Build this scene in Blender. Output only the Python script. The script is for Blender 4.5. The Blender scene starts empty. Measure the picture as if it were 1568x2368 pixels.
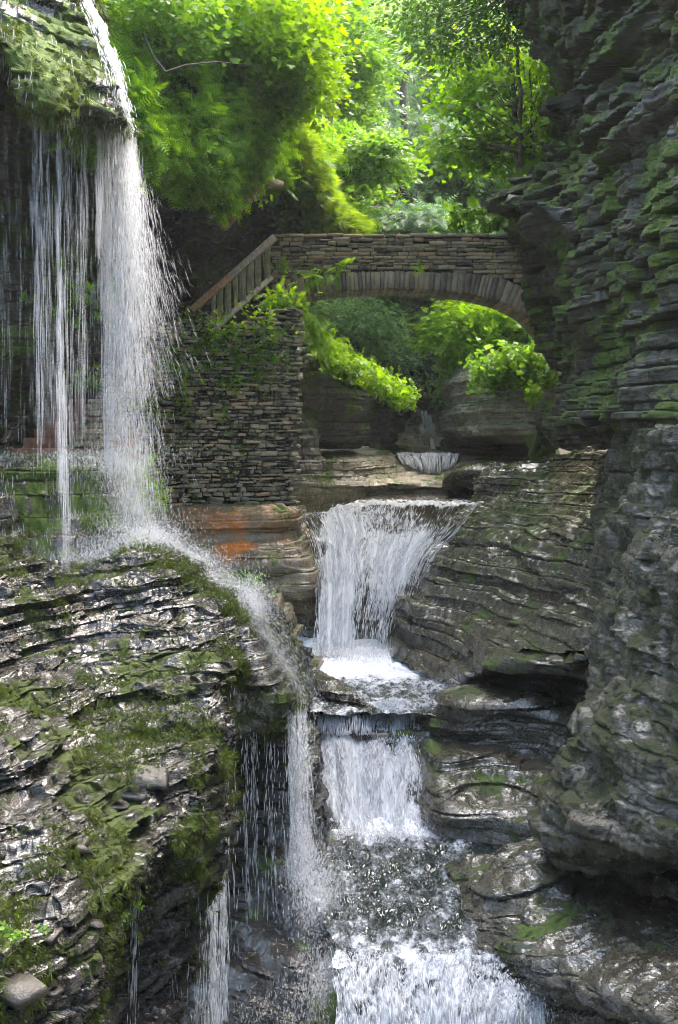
import bpy, math, random
import numpy as np
random.seed(7)
RNG = np.random.default_rng(11)
SC = bpy.context.scene
COL = SC.collection
F = 2600.0; CU = 784.0; V0 = 1020.0          # focal length and horizon, in units of a 1568 x 2367 picture

def W(u, v, Y):
    return np.array([(u - CU) / F * Y, Y, (V0 - v) / F * Y])

# ------------------------------------------------------------------ numpy noise
def _h(i, j, k, s):
    n = (i * 374761393 + j * 668265263 + k * 2147483647 * 3 + k * 1274126177 + s * 974634777) & 0xFFFFFFFF
    n = ((n ^ (n >> 13)) * 1274126177) & 0xFFFFFFFF
    n = (n ^ (n >> 16)) & 0xFFFFFFFF
    return n.astype(np.float64) / 4294967295.0

def noise(x, y, z, s=0):
    x, y, z = np.broadcast_arrays(np.asarray(x, float), np.asarray(y, float), np.asarray(z, float))
    xi, yi, zi = np.floor(x), np.floor(y), np.floor(z)
    a, b, c = x - xi, y - yi, z - zi
    a = a * a * (3 - 2 * a); b = b * b * (3 - 2 * b); c = c * c * (3 - 2 * c)
    xi, yi, zi = xi.astype(np.int64), yi.astype(np.int64), zi.astype(np.int64)
    r = 0
    for dx in (0, 1):
        for dy in (0, 1):
            for dz in (0, 1):
                r = r + _h(xi + dx, yi + dy, zi + dz, s) * (a if dx else 1 - a) * (b if dy else 1 - b) * (c if dz else 1 - c)
    return r * 2 - 1

def fbm(x, y, z, s=0, o=4, g=.5):
    r, a, f = 0, 1.0, 1.0
    for i in range(o):
        r = r + a * noise(x * f, y * f, z * f, s + i * 7)
        a *= g; f *= 2.03
    return r

def sstep(a, b, x):
    t = np.clip((x - a) / (b - a), 0, 1)
    return t * t * (3 - 2 * t)

# ------------------------------------------------------------------ grids
def _cr(P, t):
    """Catmull-Rom through P (n, ...) at t in 0..n-1"""
    n = len(P)
    i = np.clip(np.floor(t).astype(int), 0, n - 2)
    f = (t - i).reshape((-1,) + (1,) * (P.ndim - 1))
    p0 = P[np.maximum(i - 1, 0)]; p1 = P[i]; p2 = P[i + 1]; p3 = P[np.minimum(i + 2, n - 1)]
    m1 = (p2 - p0) * .5; m2 = (p3 - p1) * .5
    return (2 * f**3 - 3 * f**2 + 1) * p1 + (f**3 - 2 * f**2 + f) * m1 + (-2 * f**3 + 3 * f**2) * p2 + (f**3 - f**2) * m2

def even(P, n):
    """parameters that spread n samples evenly by the control rows' mean spacing"""
    d = np.linalg.norm(np.diff(P, axis=0), axis=-1).mean(axis=tuple(range(1, P.ndim - 1))) if P.ndim > 2 else np.linalg.norm(np.diff(P, axis=0), axis=-1)
    c = np.concatenate([[0], np.cumsum(d)])
    return np.interp(np.linspace(0, c[-1], n), c, np.arange(len(c)))

def surf(rows, nv, nu):
    P = np.array([[W(*c) for c in r] for r in rows])
    P = _cr(P, even(P, nv))
    Q = np.swapaxes(P, 0, 1)
    Q = _cr(Q, even(Q, nu))
    return np.swapaxes(Q, 0, 1)

def normals(P):
    dv = np.gradient(P, axis=0); du = np.gradient(P, axis=1)
    N = np.cross(du, dv)
    N /= np.linalg.norm(N, axis=-1, keepdims=True) + 1e-9
    if (N * -P).sum() < 0: N = -N
    return N

def link(name, me, mat=None, parent=None):
    o = bpy.data.objects.new(name, me)
    COL.objects.link(o)
    if mat is not None and me is not None: me.materials.append(mat)
    if parent is not None: o.parent = parent
    return o

def mesh_from(name, V, faces_flat, n_per, uv=None, attr=None, smooth=False):
    """V (n,3); faces_flat int array; n_per loops per face"""
    me = bpy.data.meshes.new(name)
    V = np.ascontiguousarray(V, dtype=np.float32); fl = np.ascontiguousarray(faces_flat, dtype=np.int32).ravel()
    nf = len(fl) // n_per
    me.vertices.add(len(V)); me.vertices.foreach_set('co', V.ravel())
    me.loops.add(len(fl)); me.loops.foreach_set('vertex_index', fl)
    me.polygons.add(nf); me.polygons.foreach_set('loop_start', np.arange(0, nf * n_per, n_per, dtype=np.int32))
    me.update(calc_edges=True)
    if smooth: me.polygons.foreach_set('use_smooth', np.ones(nf, bool))
    if uv is not None:
        l = me.uv_layers.new(name='UVMap')
        l.data.foreach_set('uv', np.ascontiguousarray(uv[fl], dtype=np.float32).ravel())
    if attr is not None:
        for k, a in attr.items():
            at = me.attributes.new(k, 'FLOAT', 'POINT'); at.data.foreach_set('value', np.ascontiguousarray(a, dtype=np.float32))
    me.validate()
    return me

def grid_mesh(name, P, uv=False, attr=None, smooth=True):
    nv, nu = P.shape[:2]
    idx = np.arange(nv * nu).reshape(nv, nu)
    f = np.stack([idx[:-1, :-1], idx[:-1, 1:], idx[1:, 1:], idx[1:, :-1]], -1).reshape(-1, 4)
    # orient to the viewer's side
    N = np.cross(P[:-1, 1:] - P[:-1, :-1], P[1:, :-1] - P[:-1, :-1])
    if (N * -P[:-1, :-1]).sum() < 0: f = f[:, ::-1]
    U = None
    if uv:
        a, b = np.meshgrid(np.linspace(0, 1, nu), np.linspace(0, 1, nv))
        U = np.stack([a, b], -1).reshape(-1, 2)
    A = {k: x.ravel() for k, x in attr.items()} if attr else None
    return mesh_from(name, P.reshape(-1, 3), f, 4, U, A, smooth)

LAY = np.cumsum(RNG.uniform(.4, 1.9, 4000))
def layers(z, h):
    """layer index, fraction inside it, its base and height, for strata of mean height h"""
    s = (z + 60) / h
    k = np.searchsorted(LAY, s) 
    lo = LAY[np.maximum(k - 1, 0)]; hi = LAY[k]
    return k, (s - lo) / (hi - lo), lo * h - 60, (hi - lo) * h

def strata(P, h=.12, amp=.06, chip=.05, big=.25, terr=.8, seed=0, joint=.4, macro=0., bigscale=.5, fine=.012, dip=(.0, .0), chipf=2.2, block=0., plate=0., pf=3., tread=.14):
    """turn a smooth surface into bedded shale: bulges, layers of random set-back, chipped edges, level treads on the slopes"""
    N = normals(P)
    x, y, z = P[..., 0], P[..., 1], P[..., 2]
    if big:
        b = fbm(x * bigscale, y * bigscale, z * bigscale * 1.8, seed, 3)
        P = P + N * (b * big)[..., None]
        x, y, z = P[..., 0], P[..., 1], P[..., 2]
    N = normals(P)
    dz = .05 * noise(x * .35, y * .35, 0 * z, seed + 3) + x * dip[0] + y * dip[1] + .02 * noise(x * 2, y * 2, 0 * z, seed + 4)
    if plate:
        for q_, (pq, am) in enumerate(((pf, 1.), (pf * 2.6, .5))):
            wx_ = x + .35 / pq * noise(x * pq * 1.3, y * pq * 1.3, z, seed + 51); wy_ = y + .35 / pq * noise(x * pq * 1.3, y * pq * 1.3, z + 9, seed + 52)
            ang = .5 + q_; cx_ = np.floor((wx_ * math.cos(ang) + wy_ * math.sin(ang)) * pq).astype(np.int64); cy_ = np.floor((-wx_ * math.sin(ang) + wy_ * math.cos(ang)) * pq).astype(np.int64)
            dz = dz + plate * am * (_h(cx_, cy_, cx_ * 0 + 5, seed + 53) - .5) * 2
    zl = z + dz
    k, t, lo, hh = layers(zl, h)
    kr = _h(k.astype(np.int64), k.astype(np.int64) * 3 + 1, k.astype(np.int64) * 0, seed + 5) - .5
    k2, t2, _, _ = layers(zl, h * 4.3)
    kr2 = _h(k2.astype(np.int64), k2.astype(np.int64) * 5 + 1, k2.astype(np.int64) * 0, seed + 8) - .5
    kz = k * 7.31
    mo = 0
    if macro:
        k3, t3, _, _ = layers(zl + .25 * noise(x * .3, y * .3, z * 0, seed + 61), h * 9.)
        k3 = k3.astype(np.int64); mo = macro * ((_h(k3, k3 * 3, k3 * 0, seed + 62) - .5) * 2 + .8 * noise(x * .35, y * .35, k3 * 5.1, seed + 63)) * (1 - (2 * t3 - 1) ** 8 * .5)
    ch = noise(x * chipf, y * chipf, kz, seed + 6) + .6 * noise(x * chipf * 2.7, y * chipf * 2.7, kz, seed + 7) + .35 * noise(x * chipf * 6, y * chipf * 6, kz + 3, seed + 17)
    off = mo + amp * (kr * 1.6 + kr2 * 2.2 * (1 - np.abs(2 * t2 - 1) ** 6 * .6)) + chip * ch
    chq = np.round(ch * 2.1) / 2.1; off = off + chip * .92 * (chq - ch)
    if block:
        bi = np.floor(x * 2.1 + .7 * noise(x, y, kz * .3, 41)).astype(np.int64); bj = np.floor(y * 1.3 + kr * 7).astype(np.int64)
        off = off + block * (_h(bi, bj, k2.astype(np.int64), seed + 9) - .5) * 2
    off = off - amp * joint * (np.clip((.16 - t) / .16, 0, 1) + np.clip((t - .9) / .1, 0, 1))
    H = N.copy(); H[..., 2] *= .15
    hl = np.linalg.norm(H, axis=-1, keepdims=True)
    H = H / np.maximum(hl, .25)
    P = P + H * off[..., None]
    if fine:
        P = P + N * (fine * fbm(x * 7, y * 7, z * 18, seed + 31, 3))[..., None]
    nz = np.clip(np.abs(N[..., 2]), 0, 1)
    s = terr * sstep(.12, .55, nz)
    g = np.clip((t - .55) / .22, 0, 1)
    tz = lo + hh * (g + (t - g) * tread) - dz
    P[..., 2] = P[..., 2] * (1 - s) + (P[..., 2] - z + tz) * s
    return P

def tag(o, label=None, cat=None, group=None, kind=None):
    if label: o['label'] = label
    if cat: o['category'] = cat
    if group: o['group'] = group
    if kind: o['kind'] = kind
    return o

def empty(name, loc, label, cat, group=None, kind=None):
    o = bpy.data.objects.new(name, None); COL.objects.link(o); o.location = tuple(float(c) for c in loc)
    bpy.context.view_layer.update()
    return tag(o, label, cat, group, kind)

def part(name, me, mat, parent):
    """mesh given in world coordinates, hung under an Empty that sits at parent.location"""
    o = link(name, me, mat, parent)
    l = parent.location
    o.location = (-l[0], -l[1], -l[2])
    return o

# ------------------------------------------------------------------ materials
class NT:
    def __init__(s, name):
        s.m = bpy.data.materials.new(name); s.m.use_nodes = True
        s.t = s.m.node_tree; s.t.nodes.clear()
        s.out = s.t.nodes.new('ShaderNodeOutputMaterial')
    def n(s, typ, **kw):
        x = s.t.nodes.new(typ)
        for k, v in kw.items():
            if k.startswith('i_'): x.inputs[k[2:].replace('_', ' ')].default_value = v
            else: setattr(x, k, v)
        return x
    def l(s, a, b): s.t.links.new(a, b)
    def mul(s, a, b, op='MULTIPLY', clamp=False):
        x = s.t.nodes.new('ShaderNodeMath'); x.operation = op; x.use_clamp = clamp
        for i, q in enumerate((a, b)):
            if q is None: continue
            if isinstance(q, (int, float)): x.inputs[i].default_value = q
            else: s.l(q, x.inputs[i])
        return x.outputs[0]
    def tex(s, scale, vec=None, detail=4, rough=.55, vs=(1, 1, 1), dist=0):
        if vec is None: vec = s.n('ShaderNodeTexCoord').outputs['Object']
        mp = s.n('ShaderNodeMapping'); mp.inputs['Scale'].default_value = vs
        s.l(vec, mp.inputs['Vector'])
        x = s.n('ShaderNodeTexNoise'); x.inputs['Scale'].default_value = scale; x.inputs['Detail'].default_value = detail
        x.inputs['Roughness'].default_value = rough; x.inputs['Distortion'].default_value = dist
        s.l(mp.outputs[0], x.inputs['Vector'])
        return x.outputs['Fac']
    def ramp(s, fac, stops):
        r = s.n('ShaderNodeValToRGB'); e = r.color_ramp.elements
        while len(e) < len(stops): e.new(.5)
        for i, (p, c) in enumerate(stops):
            e[i].position = p; e[i].color = c if len(c) == 4 else (*c, 1)
        s.l(fac, r.inputs[0]); return r.outputs[0]
    def step(s, fac, a, b):
        r = s.n('ShaderNodeMapRange'); r.interpolation_type = 'SMOOTHSTEP'
        r.inputs['From Min'].default_value = a; r.inputs['From Max'].default_value = b
        s.l(fac, r.inputs['Value']); return r.outputs[0]
    def mix(s, f, a, b):
        r = s.n('ShaderNodeMix'); r.data_type = 'RGBA'
        if isinstance(f, (int, float)): r.inputs[0].default_value = f
        else: s.l(f, r.inputs[0])
        for q, i in ((a, 6), (b, 7)):
            if isinstance(q, tuple): r.inputs[i].default_value = (*q, 1) if len(q) == 3 else q
            else: s.l(q, r.inputs[i])
        return r.outputs[2]
    def done(s, shader): s.l(shader, s.out.inputs['Surface']); return s.m

def rock_mat(name, dark, light, moss=.5, mosscol=((.035, .06, .010), (.11, .17, .022)), wet=.5, rmin=.16, rmax=.6, bump=.5, mossz=.5, spots=(), mossn=1.1, vs=6, coat=0, drip=0.):
    t = NT(name)
    geo = t.n('ShaderNodeNewGeometry')
    pos = geo.outputs['Position']
    big = t.tex(.9, pos, 4, .6)
    st = t.tex(2.2, pos, 6, .65, (1, 1, vs))
    st2 = t.tex(9, pos, 5, .7, (1, 1, vs * .8))
    gr = t.tex(40, pos, 3, .7)
    f = t.mul(t.mul(st, .5), t.mul(big, .35), 'ADD'); f = t.mul(f, t.mul(st2, .25), 'ADD')
    col = t.ramp(f, [(.38, dark), (.52, tuple((a + b) * .45 for a, b in zip(dark, light))), (.66, light)])
    col = t.mix(t.mul(t.step(t.tex(1.7, pos, 3, .6, (1, 1, 3)), .52, .7), .5), col, (light[0] * .75, light[1] * .5, light[2] * .33))
    ln = t.tex(1.6, pos, 4, .7, (1, 1, 22))
    col = t.mix(t.mul(t.step(ln, .50, .58), .55), col, tuple(a * .8 for a in dark))
    col = t.mix(t.mul(t.step(gr, .46, .60), .45), col, tuple(a * 1.2 for a in light))
    col = t.mix(t.mul(t.step(gr, .50, .36), .5), col, dark)
    for (c, r, sc) in spots:   # mineral stains with a shape of their own
        d = t.n('ShaderNodeVectorMath', operation='DISTANCE'); t.l(pos, d.inputs[0]); d.inputs[1].default_value = tuple(c)
        k = t.mul(t.mul(d.outputs['Value'], 1 / r), t.mul(t.tex(3.0, pos, 5, .7, (1, 1, .45)), 1.9), 'ADD')
        col = t.mix(t.mul(t.step(k, 1.75, 1.25), .9), col, sc)
    sep = t.n('ShaderNodeSeparateXYZ'); t.l(geo.outputs['Normal'], sep.inputs[0])
    up = t.mul(sep.outputs[2], mossz)
    mn = t.mul(t.tex(mossn, pos, 5, .68, (1, 1, 1 - .6 * drip)), t.mul(t.tex(8, pos, 8, .78, (1, 1, 1.5 - drip)), .42), 'ADD')
    mk = t.mul(mn, t.mul(up, .16), 'ADD')
    thr = .985 - .34 * moss
    mask = t.step(mk, thr - .035, thr + .045)
    mc = t.mix(t.step(t.tex(22, pos, 6, .8), .3, .7), mosscol[0], mosscol[1])
    col = t.mix(mask, col, mc)
    p = t.n('ShaderNodeBsdfPrincipled')
    t.l(col, p.inputs['Base Color'])
    rg = t.n('ShaderNodeMapRange'); rg.inputs['From Min'].default_value = .35; rg.inputs['From Max'].default_value = .65
    rg.inputs['To Min'].default_value = rmin; rg.inputs['To Max'].default_value = rmin + (rmax - rmin) * (1.2 - wet)
    t.l(t.tex(3.3, pos, 5, .7, (1, 1, 2.5)), rg.inputs['Value'])
    ro = t.n('ShaderNodeMix'); ro.data_type = 'FLOAT'; t.l(mask, ro.inputs[0]); t.l(rg.outputs[0], ro.inputs[2]); ro.inputs[3].default_value = .85
    t.l(ro.outputs[0], p.inputs['Roughness'])
    p.inputs['Specular IOR Level'].default_value = .5
    if coat:
        p.inputs['Coat Weight'].default_value = coat; p.inputs['Coat Roughness'].default_value = .10; p.inputs['Coat IOR'].default_value = 1.65
        inv = t.mul(t.mul(1.0, mask, 'SUBTRACT'), t.mul(t.step(t.tex(2.1, pos, 4, .65, (1, 1, 2)), .4, .56), coat)); t.l(inv, p.inputs['Coat Weight'])
    hgt = t.mul(t.mul(st2, .6), t.mul(gr, .35), 'ADD'); hgt = t.mul(hgt, t.mul(ln, -.5), 'ADD'); hgt = t.mul(hgt, t.mul(t.mul(mask, t.tex(34, pos, 5, .85)), 1.6), 'ADD')
    b = t.n('ShaderNodeBump'); b.inputs['Strength'].default_value = bump; b.inputs['Distance'].default_value = .028
    t.l(hgt, b.inputs['Height']); t.l(b.outputs[0], p.inputs['Normal'])
    if coat:
        b2 = t.n('ShaderNodeBump'); b2.inputs['Strength'].default_value = 1.; b2.inputs['Distance'].default_value = .018
        t.l(t.mul(t.tex(13, pos, 3, .6, (1, 1, 2.5)), t.mul(ln, .25), 'ADD'), b2.inputs['Height']); t.l(b2.outputs[0], p.inputs['Coat Normal'])
    return t.done(p.outputs[0])

def cliff(name, rows, nv, nu, mat, label=None, jitter=None, **kw):
    P = strata(surf(rows, nv, nu), **kw)
    me = grid_mesh(name, P, smooth=False)
    o = link(name, me, mat)
    tag(o, label, None, None, 'structure')
    return o, P

def on_grid(P, n, mask=None, lift=.1):
    """random points on a surface grid with normals"""
    N = normals(P); nv, nu = P.shape[:2]
    j = RNG.integers(0, nv - 1, n); i = RNG.integers(0, nu - 1, n)
    p = P[j, i] + RNG.normal(0, .04, (n, 3)); nn = N[j, i]
    if mask is not None:
        k = mask(p, j / nv, i / nu); p, nn = p[k], nn[k]
    return p + nn * lift, nn

# =================================================================== ROCK
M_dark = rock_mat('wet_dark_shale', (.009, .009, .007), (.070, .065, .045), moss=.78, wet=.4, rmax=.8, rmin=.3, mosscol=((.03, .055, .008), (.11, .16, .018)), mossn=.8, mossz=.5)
M_fore = rock_mat('wet_mossy_shale', (.007, .0065, .005), (.048, .044, .034), moss=.66, wet=.8, rmin=.13, rmax=.5, mossz=.0, coat=.85, bump=1., mossn=1.6, mosscol=((.028, .046, .006), (.11, .15, .018)))
M_shelf = rock_mat('wet_brown_shale', (.010, .009, .006), (.090, .082, .053), moss=.5, wet=.8, rmin=.13, rmax=.45, mossz=.2, coat=1., bump=.8, vs=9)
M_bulk = rock_mat('rough_grey_shale', (.018, .017, .011), (.112, .104, .070), moss=.66, wet=.6, rmin=.22, rmax=.7, bump=1., mosscol=((.03, .04, .012), (.09, .10, .03)), mossn=2.2, coat=.35, vs=3)
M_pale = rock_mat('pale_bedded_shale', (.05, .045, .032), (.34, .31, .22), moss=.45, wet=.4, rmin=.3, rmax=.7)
M_found = rock_mat('ochre_stained_shale', (.035, .030, .020), (.27, .22, .135), moss=.45, wet=.5, rmin=.25, rmax=.6,
    spots=((W(505, 1205, 21.5), .85, (.44, .15, .025)), (W(540, 1262, 21.3), .62, (.42, .14, .02)), (W(640, 1195, 22), .9, (.26, .14, .05)), (W(450, 1200, 22), .7, (.25, .14, .06))))
M_moss = rock_mat('hanging_moss_rock', (.012, .013, .009), (.07, .065, .045), moss=1.0, wet=.8, rmin=.12, rmax=.4, mosscol=((.04, .075, .008), (.14, .22, .02)), mossz=.3, coat=.9, drip=.8, bump=.9)
M_steps = rock_mat('mossy_seeping_ledges', (.010, .010, .008), (.07, .063, .05), moss=.82, wet=.8, rmin=.12, rmax=.4, mosscol=((.04, .08, .01), (.15, .22, .025)), mossz=-.4, coat=.8, drip=.9, bump=.8)
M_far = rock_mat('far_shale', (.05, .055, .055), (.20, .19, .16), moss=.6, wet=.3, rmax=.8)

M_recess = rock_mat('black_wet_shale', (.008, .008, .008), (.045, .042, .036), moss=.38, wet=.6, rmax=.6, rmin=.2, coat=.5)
# right cliff above the undercut; silhouette list: (v, u_edge)
sil = [(-420, 1140), (-260, 1155), (-100, 1180), (0, 1197), (60, 1206), (120, 1245), (190, 1268), (235, 1246), (275, 1238), (325, 1277), (360, 1255), (400, 1208), (440, 1178), (472, 1146), (492, 1168),
       (525, 1190), (560, 1222), (610, 1238), (650, 1228), (700, 1250), (750, 1262), (800, 1266), (860, 1262), (920, 1246), (975, 1238), (1012, 1236), (1030, 1262)]
rows = []
for v, ue in sil:
    Ye = 25 if v > 420 else 25 - min(420 - v, 680) / 680 * 7
    k = 0 if v < 1000 else (v - 995) / 30
    rows.append([(ue + 70, v, Ye + 7), (ue + 14, v, Ye + 1.6), (ue, v, Ye + k), (ue + 35, v, Ye - 1.5 + k * 1.5), (ue * .45 + 1400 * .55, v, 17.6 + k * 2),
                 (1420, v, 15.5 + k * 1.6), (1500, v, 13.6 + k * 1.3), (1590, v, 12.2 + k), (1760, v, 10.2 + k * .5), (2200, v, 7)])
KC = (1, 1, 1, 1, 1.3, 1.7, 2.2, 2.7, 3.3, 4.2)
rows = [[(u, v if v > -100 else -100 + (v + 100) * k, Y) for (u, v, Y), k in zip(r, KC)] for r in rows]
cliff('right_cliff', rows, 1100, 560, M_dark, 'dark overhanging shale cliff with green moss bands filling the right side', h=.14, amp=.15, chip=.08, big=.30, macro=.38, terr=.4, seed=1, bigscale=.42, block=.12, fine=.02)

# sloping shelves right of the cascade
S = [
 # v     left(water) ...                                                    right
 [(1120, 1058, 31), (1180, 1056, 30), (1250, 1050, 28.5), (1330, 1040, 26), (1420, 1030, 22), (1500, 1020, 17)],
 [(1090, 1105, 28.5), (1170, 1078, 27.5), (1240, 1074, 26.5), (1330, 1072, 24), (1420, 1075, 21), (1500, 1070, 16.5)],
 [(1090, 1162, 28.5), (1165, 1140, 26.6), (1200, 1128, 24.5), (1310, 1128, 22.4), (1400, 1140, 19.5), (1490, 1130, 15.5)],
 [(1000, 1250, 25.2), (1085, 1215, 24.3), (1165, 1205, 22.6), (1270, 1200, 20.6), (1390, 1210, 18), (1480, 1205, 14.5)],
 [(930, 1330, 23.6), (1018, 1290, 21.6), (1110, 1275, 20), (1250, 1270, 18.8), (1370, 1280, 17), (1470, 1275, 13.8)],
 [(870, 1420, 21.5), (955, 1390, 19.9), (1060, 1370, 19), (1210, 1360, 17.6), (1350, 1360, 16), (1460, 1350, 13)],
 [(860, 1500, 21), (925, 1500, 19.2), (1010, 1490, 18.2), (1100, 1445, 17.3), (1250, 1420, 15.9), (1400, 1420, 13.5)],
 [(880, 1570, 20.5), (918, 1545, 18.9), (1000, 1560, 17.5), (1070, 1540, 16.6), (1200, 1500, 15.2), (1400, 1500, 13)],
]
cliff('rock_shelf', S, 620, 460, M_shelf, 'wet layered shale shelves stepping down to the cascade, right of the big waterfall', h=.125, amp=.10, chip=.05, big=.12, macro=.14, terr=1., seed=4, bigscale=.5, fine=.010, dip=(-.03, .01), tread=.62, joint=.7, chipf=1.6)

# lower right: block with a cave under the shelf, then steps to the lower pool
S = [
 [(1060, 1400, 20), (1150, 1380, 19.2), (1270, 1380, 18.5), (1390, 1400, 17), (1480, 1400, 15), (1700, 1400, 13)],
 [(1040, 1530, 17.6), (1130, 1500, 16.2), (1250, 1500, 15.2), (1370, 1500, 14), (1480, 1490, 12), (1700, 1520, 10.3)],
 [(1055, 1570, 16.9), (1125, 1545, 15.4), (1240, 1535, 14.6), (1365, 1540, 13.6), (1480, 1530, 11.8), (1700, 1560, 10.1)],
 [(1060, 1588, 17.4), (1125, 1572, 16.8), (1240, 1570, 16.6), (1345, 1590, 15.0), (1480, 1590, 12), (1700, 1620, 10.3)],
 [(1010, 1602, 16.6), (1110, 1588, 16.1), (1225, 1604, 16.6), (1335, 1622, 14.8), (1480, 1640, 12), (1700, 1670, 10.3)],
 [(955, 1622, 16.2), (1085, 1606, 15.2), (1210, 1616, 15.0), (1325, 1655, 14.2), (1470, 1690, 12), (1700, 1720, 10.3)],
 [(950, 1655, 15.9), (1060, 1680, 14.9), (1190, 1670, 14.8), (1310, 1720, 14.1), (1460, 1740, 12), (1700, 1770, 10.3)],
 [(960, 1690, 16.0), (1055, 1712, 15.2), (1180, 1720, 14.9), (1300, 1770, 13.9), (1450, 1790, 12), (1700, 1820, 10.3)],
 [(975, 1735, 15.6), (1030, 1742, 14.4), (1160, 1755, 14.3), (1280, 1815, 13.3), (1440, 1830, 11.8), (1700, 1860, 10.1)],
 [(985, 1790, 15.2), (1015, 1800, 14.1), (1150, 1815, 13.9), (1275, 1860, 13.0), (1430, 1890, 11.6), (1700, 1920, 10.0)],
 [(985, 1860, 14.9), (1010, 1865, 13.6), (1150, 1880, 13.2), (1290, 1920, 12.5), (1430, 1950, 11.4), (1700, 1980, 9.8)],
 [(970, 1925, 14.2), (1030, 1922, 13.5), (1160, 1935, 13.1), (1290, 1962, 12.4), (1430, 2000, 11.2), (1700, 2030, 9.6)],
 [(960, 2100, 13.6), (1040, 2110, 13.0), (1170, 2090, 12.6), (1290, 2060, 12.1), (1430, 2060, 11), (1700, 2090, 9.5)],
]
cliff('lower_shelf', S, 520, 380, M_shelf, 'curved brown shale beds with a dark hollow, right of the lower cascade', h=.11, amp=.09, chip=.03, big=.08, macro=.10, terr=.8, tread=.5, seed=9, bigscale=.6, fine=.008, dip=(-.06, .02), joint=.8)

# big rounded bulk at the lower right
S = [
 [(1400, 1030, 19), (1425, 1010, 16.5), (1480, 1000, 14), (1540, 990, 12.4), (1640, 980, 10.8), (1850, 960, 9), (2700, 956, 6.5)],
 [(1405, 1110, 18.5), (1430, 1110, 14.8), (1480, 1110, 12.9), (1540, 1110, 11.7), (1640, 1110, 10.2), (1850, 1110, 8.5), (2700, 1121, 6.1)],
 [(1400, 1250, 18), (1415, 1250, 14), (1460, 1250, 12.2), (1530, 1250, 11.1), (1640, 1250, 9.8), (1850, 1250, 8.2), (2700, 1275, 5.9)],
 [(1385, 1400, 17), (1400, 1400, 13.4), (1445, 1400, 11.7), (1520, 1400, 10.7), (1640, 1400, 9.5), (1850, 1400, 8), (2700, 1440, 5.8)],
 [(1370, 1540, 16), (1388, 1540, 12.9), (1435, 1540, 11.3), (1520, 1540, 10.4), (1640, 1540, 9.3), (1850, 1540, 7.9), (2700, 1594, 5.7)],
 [(1335, 1660, 14), (1350, 1660, 12), (1400, 1650, 10.8), (1500, 1650, 10.1), (1640, 1650, 9.1), (1850, 1650, 7.8), (2700, 1715, 5.6)],
 [(1300, 1770, 13), (1310, 1770, 11.6), (1370, 1770, 10.4), (1480, 1780, 9.8), (1630, 1800, 8.9), (1850, 1800, 7.7), (2700, 1880, 5.5)],
 [(1262, 1850, 12.5), (1272, 1850, 11.3), (1340, 1860, 10.1), (1460, 1880, 9.6), (1620, 1890, 8.8), (1850, 1900, 7.6), (2700, 1990, 5.5)],
 [(1270, 1920, 12.3), (1282, 1930, 11.2), (1350, 1955, 10.2), (1460, 1975, 9.7), (1610, 1985, 8.9), (1850, 2000, 7.7), (2700, 2100, 5.5)],
 [(1300, 1975, 12.4), (1330, 1990, 11.4), (1400, 2005, 11.0), (1480, 2020, 11.0), (1610, 2030, 10.4), (1850, 2040, 9), (2700, 2144, 6.5)],
 [(1310, 2040, 12.4), (1340, 2060, 11.6), (1400, 2080, 11.6), (1480, 2090, 11.6), (1610, 2100, 11.0), (1850, 2100, 10), (2700, 2210, 7.2)],
]
cliff('right_bulk', S, 640, 640, M_bulk, 'rough grey-brown rounded rock wall at the lower right edge', h=.13, amp=.045, chip=.05, big=.22, terr=.2, seed=14, bigscale=.9, fine=.02, block=.05)

# slab at the bottom right that dips into the lower pool
S = [
 [(1040, 1990, 12.6), (1180, 1960, 12.2), (1290, 1930, 12.0), (1400, 2010, 11.6), (1500, 2060, 11.5), (1650, 2080, 11), (1900, 2110, 9.7)],
 [(1060, 2090, 11.6), (1170, 2040, 11.3), (1290, 2030, 11.0), (1390, 2090, 10.7), (1500, 2130, 10.2), (1650, 2150, 9.6), (1900, 2180, 8.4)],
 [(1080, 2150, 11.0), (1180, 2120, 10.7), (1290, 2120, 10.3), (1400, 2160, 9.8), (1500, 2190, 9.3), (1650, 2220, 8.6), (1900, 2250, 7.6)],
 [(1110, 2200, 10.6), (1200, 2195, 10.2), (1300, 2210, 9.7), (1400, 2240, 9.2), (1510, 2270, 8.6), (1650, 2290, 8), (1900, 2320, 7.0)],
 [(1140, 2270, 10.4), (1230, 2262, 9.9), (1320, 2278, 9.4), (1420, 2300, 8.8), (1520, 2330, 8.2), (1650, 2350, 7.6), (1900, 2380, 6.7)],
 [(1215, 2330, 10.2), (1262, 2318, 9.8), (1330, 2330, 9.4), (1430, 2350, 8.9), (1520, 2370, 8.3), (1650, 2390, 7.6), (1900, 2420, 6.7)],
 [(1225, 2420, 10.4), (1265, 2390, 10.1), (1330, 2400, 9.9), (1430, 2420, 9.6), (1520, 2440, 9.2), (1650, 2450, 8.6), (1900, 2480, 7.6)],
 [(1225, 2700, 10.4), (1265, 2700, 10.1), (1330, 2700, 9.9), (1430, 2700, 9.6), (1520, 2700, 9.2), (1650, 2700, 8.6), (1900, 2730, 7.6)],
]
cliff('lower_slab', S, 460, 480, M_shelf, 'glossy wet shale slab at the bottom right dipping into the pool', h=.07, amp=.075, chip=.045, big=.08, macro=.06, terr=1., tread=.6, seed=19, bigscale=1.2, fine=.012, dip=(-.35, .12), chipf=2.5, plate=.012, pf=2.)

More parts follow.
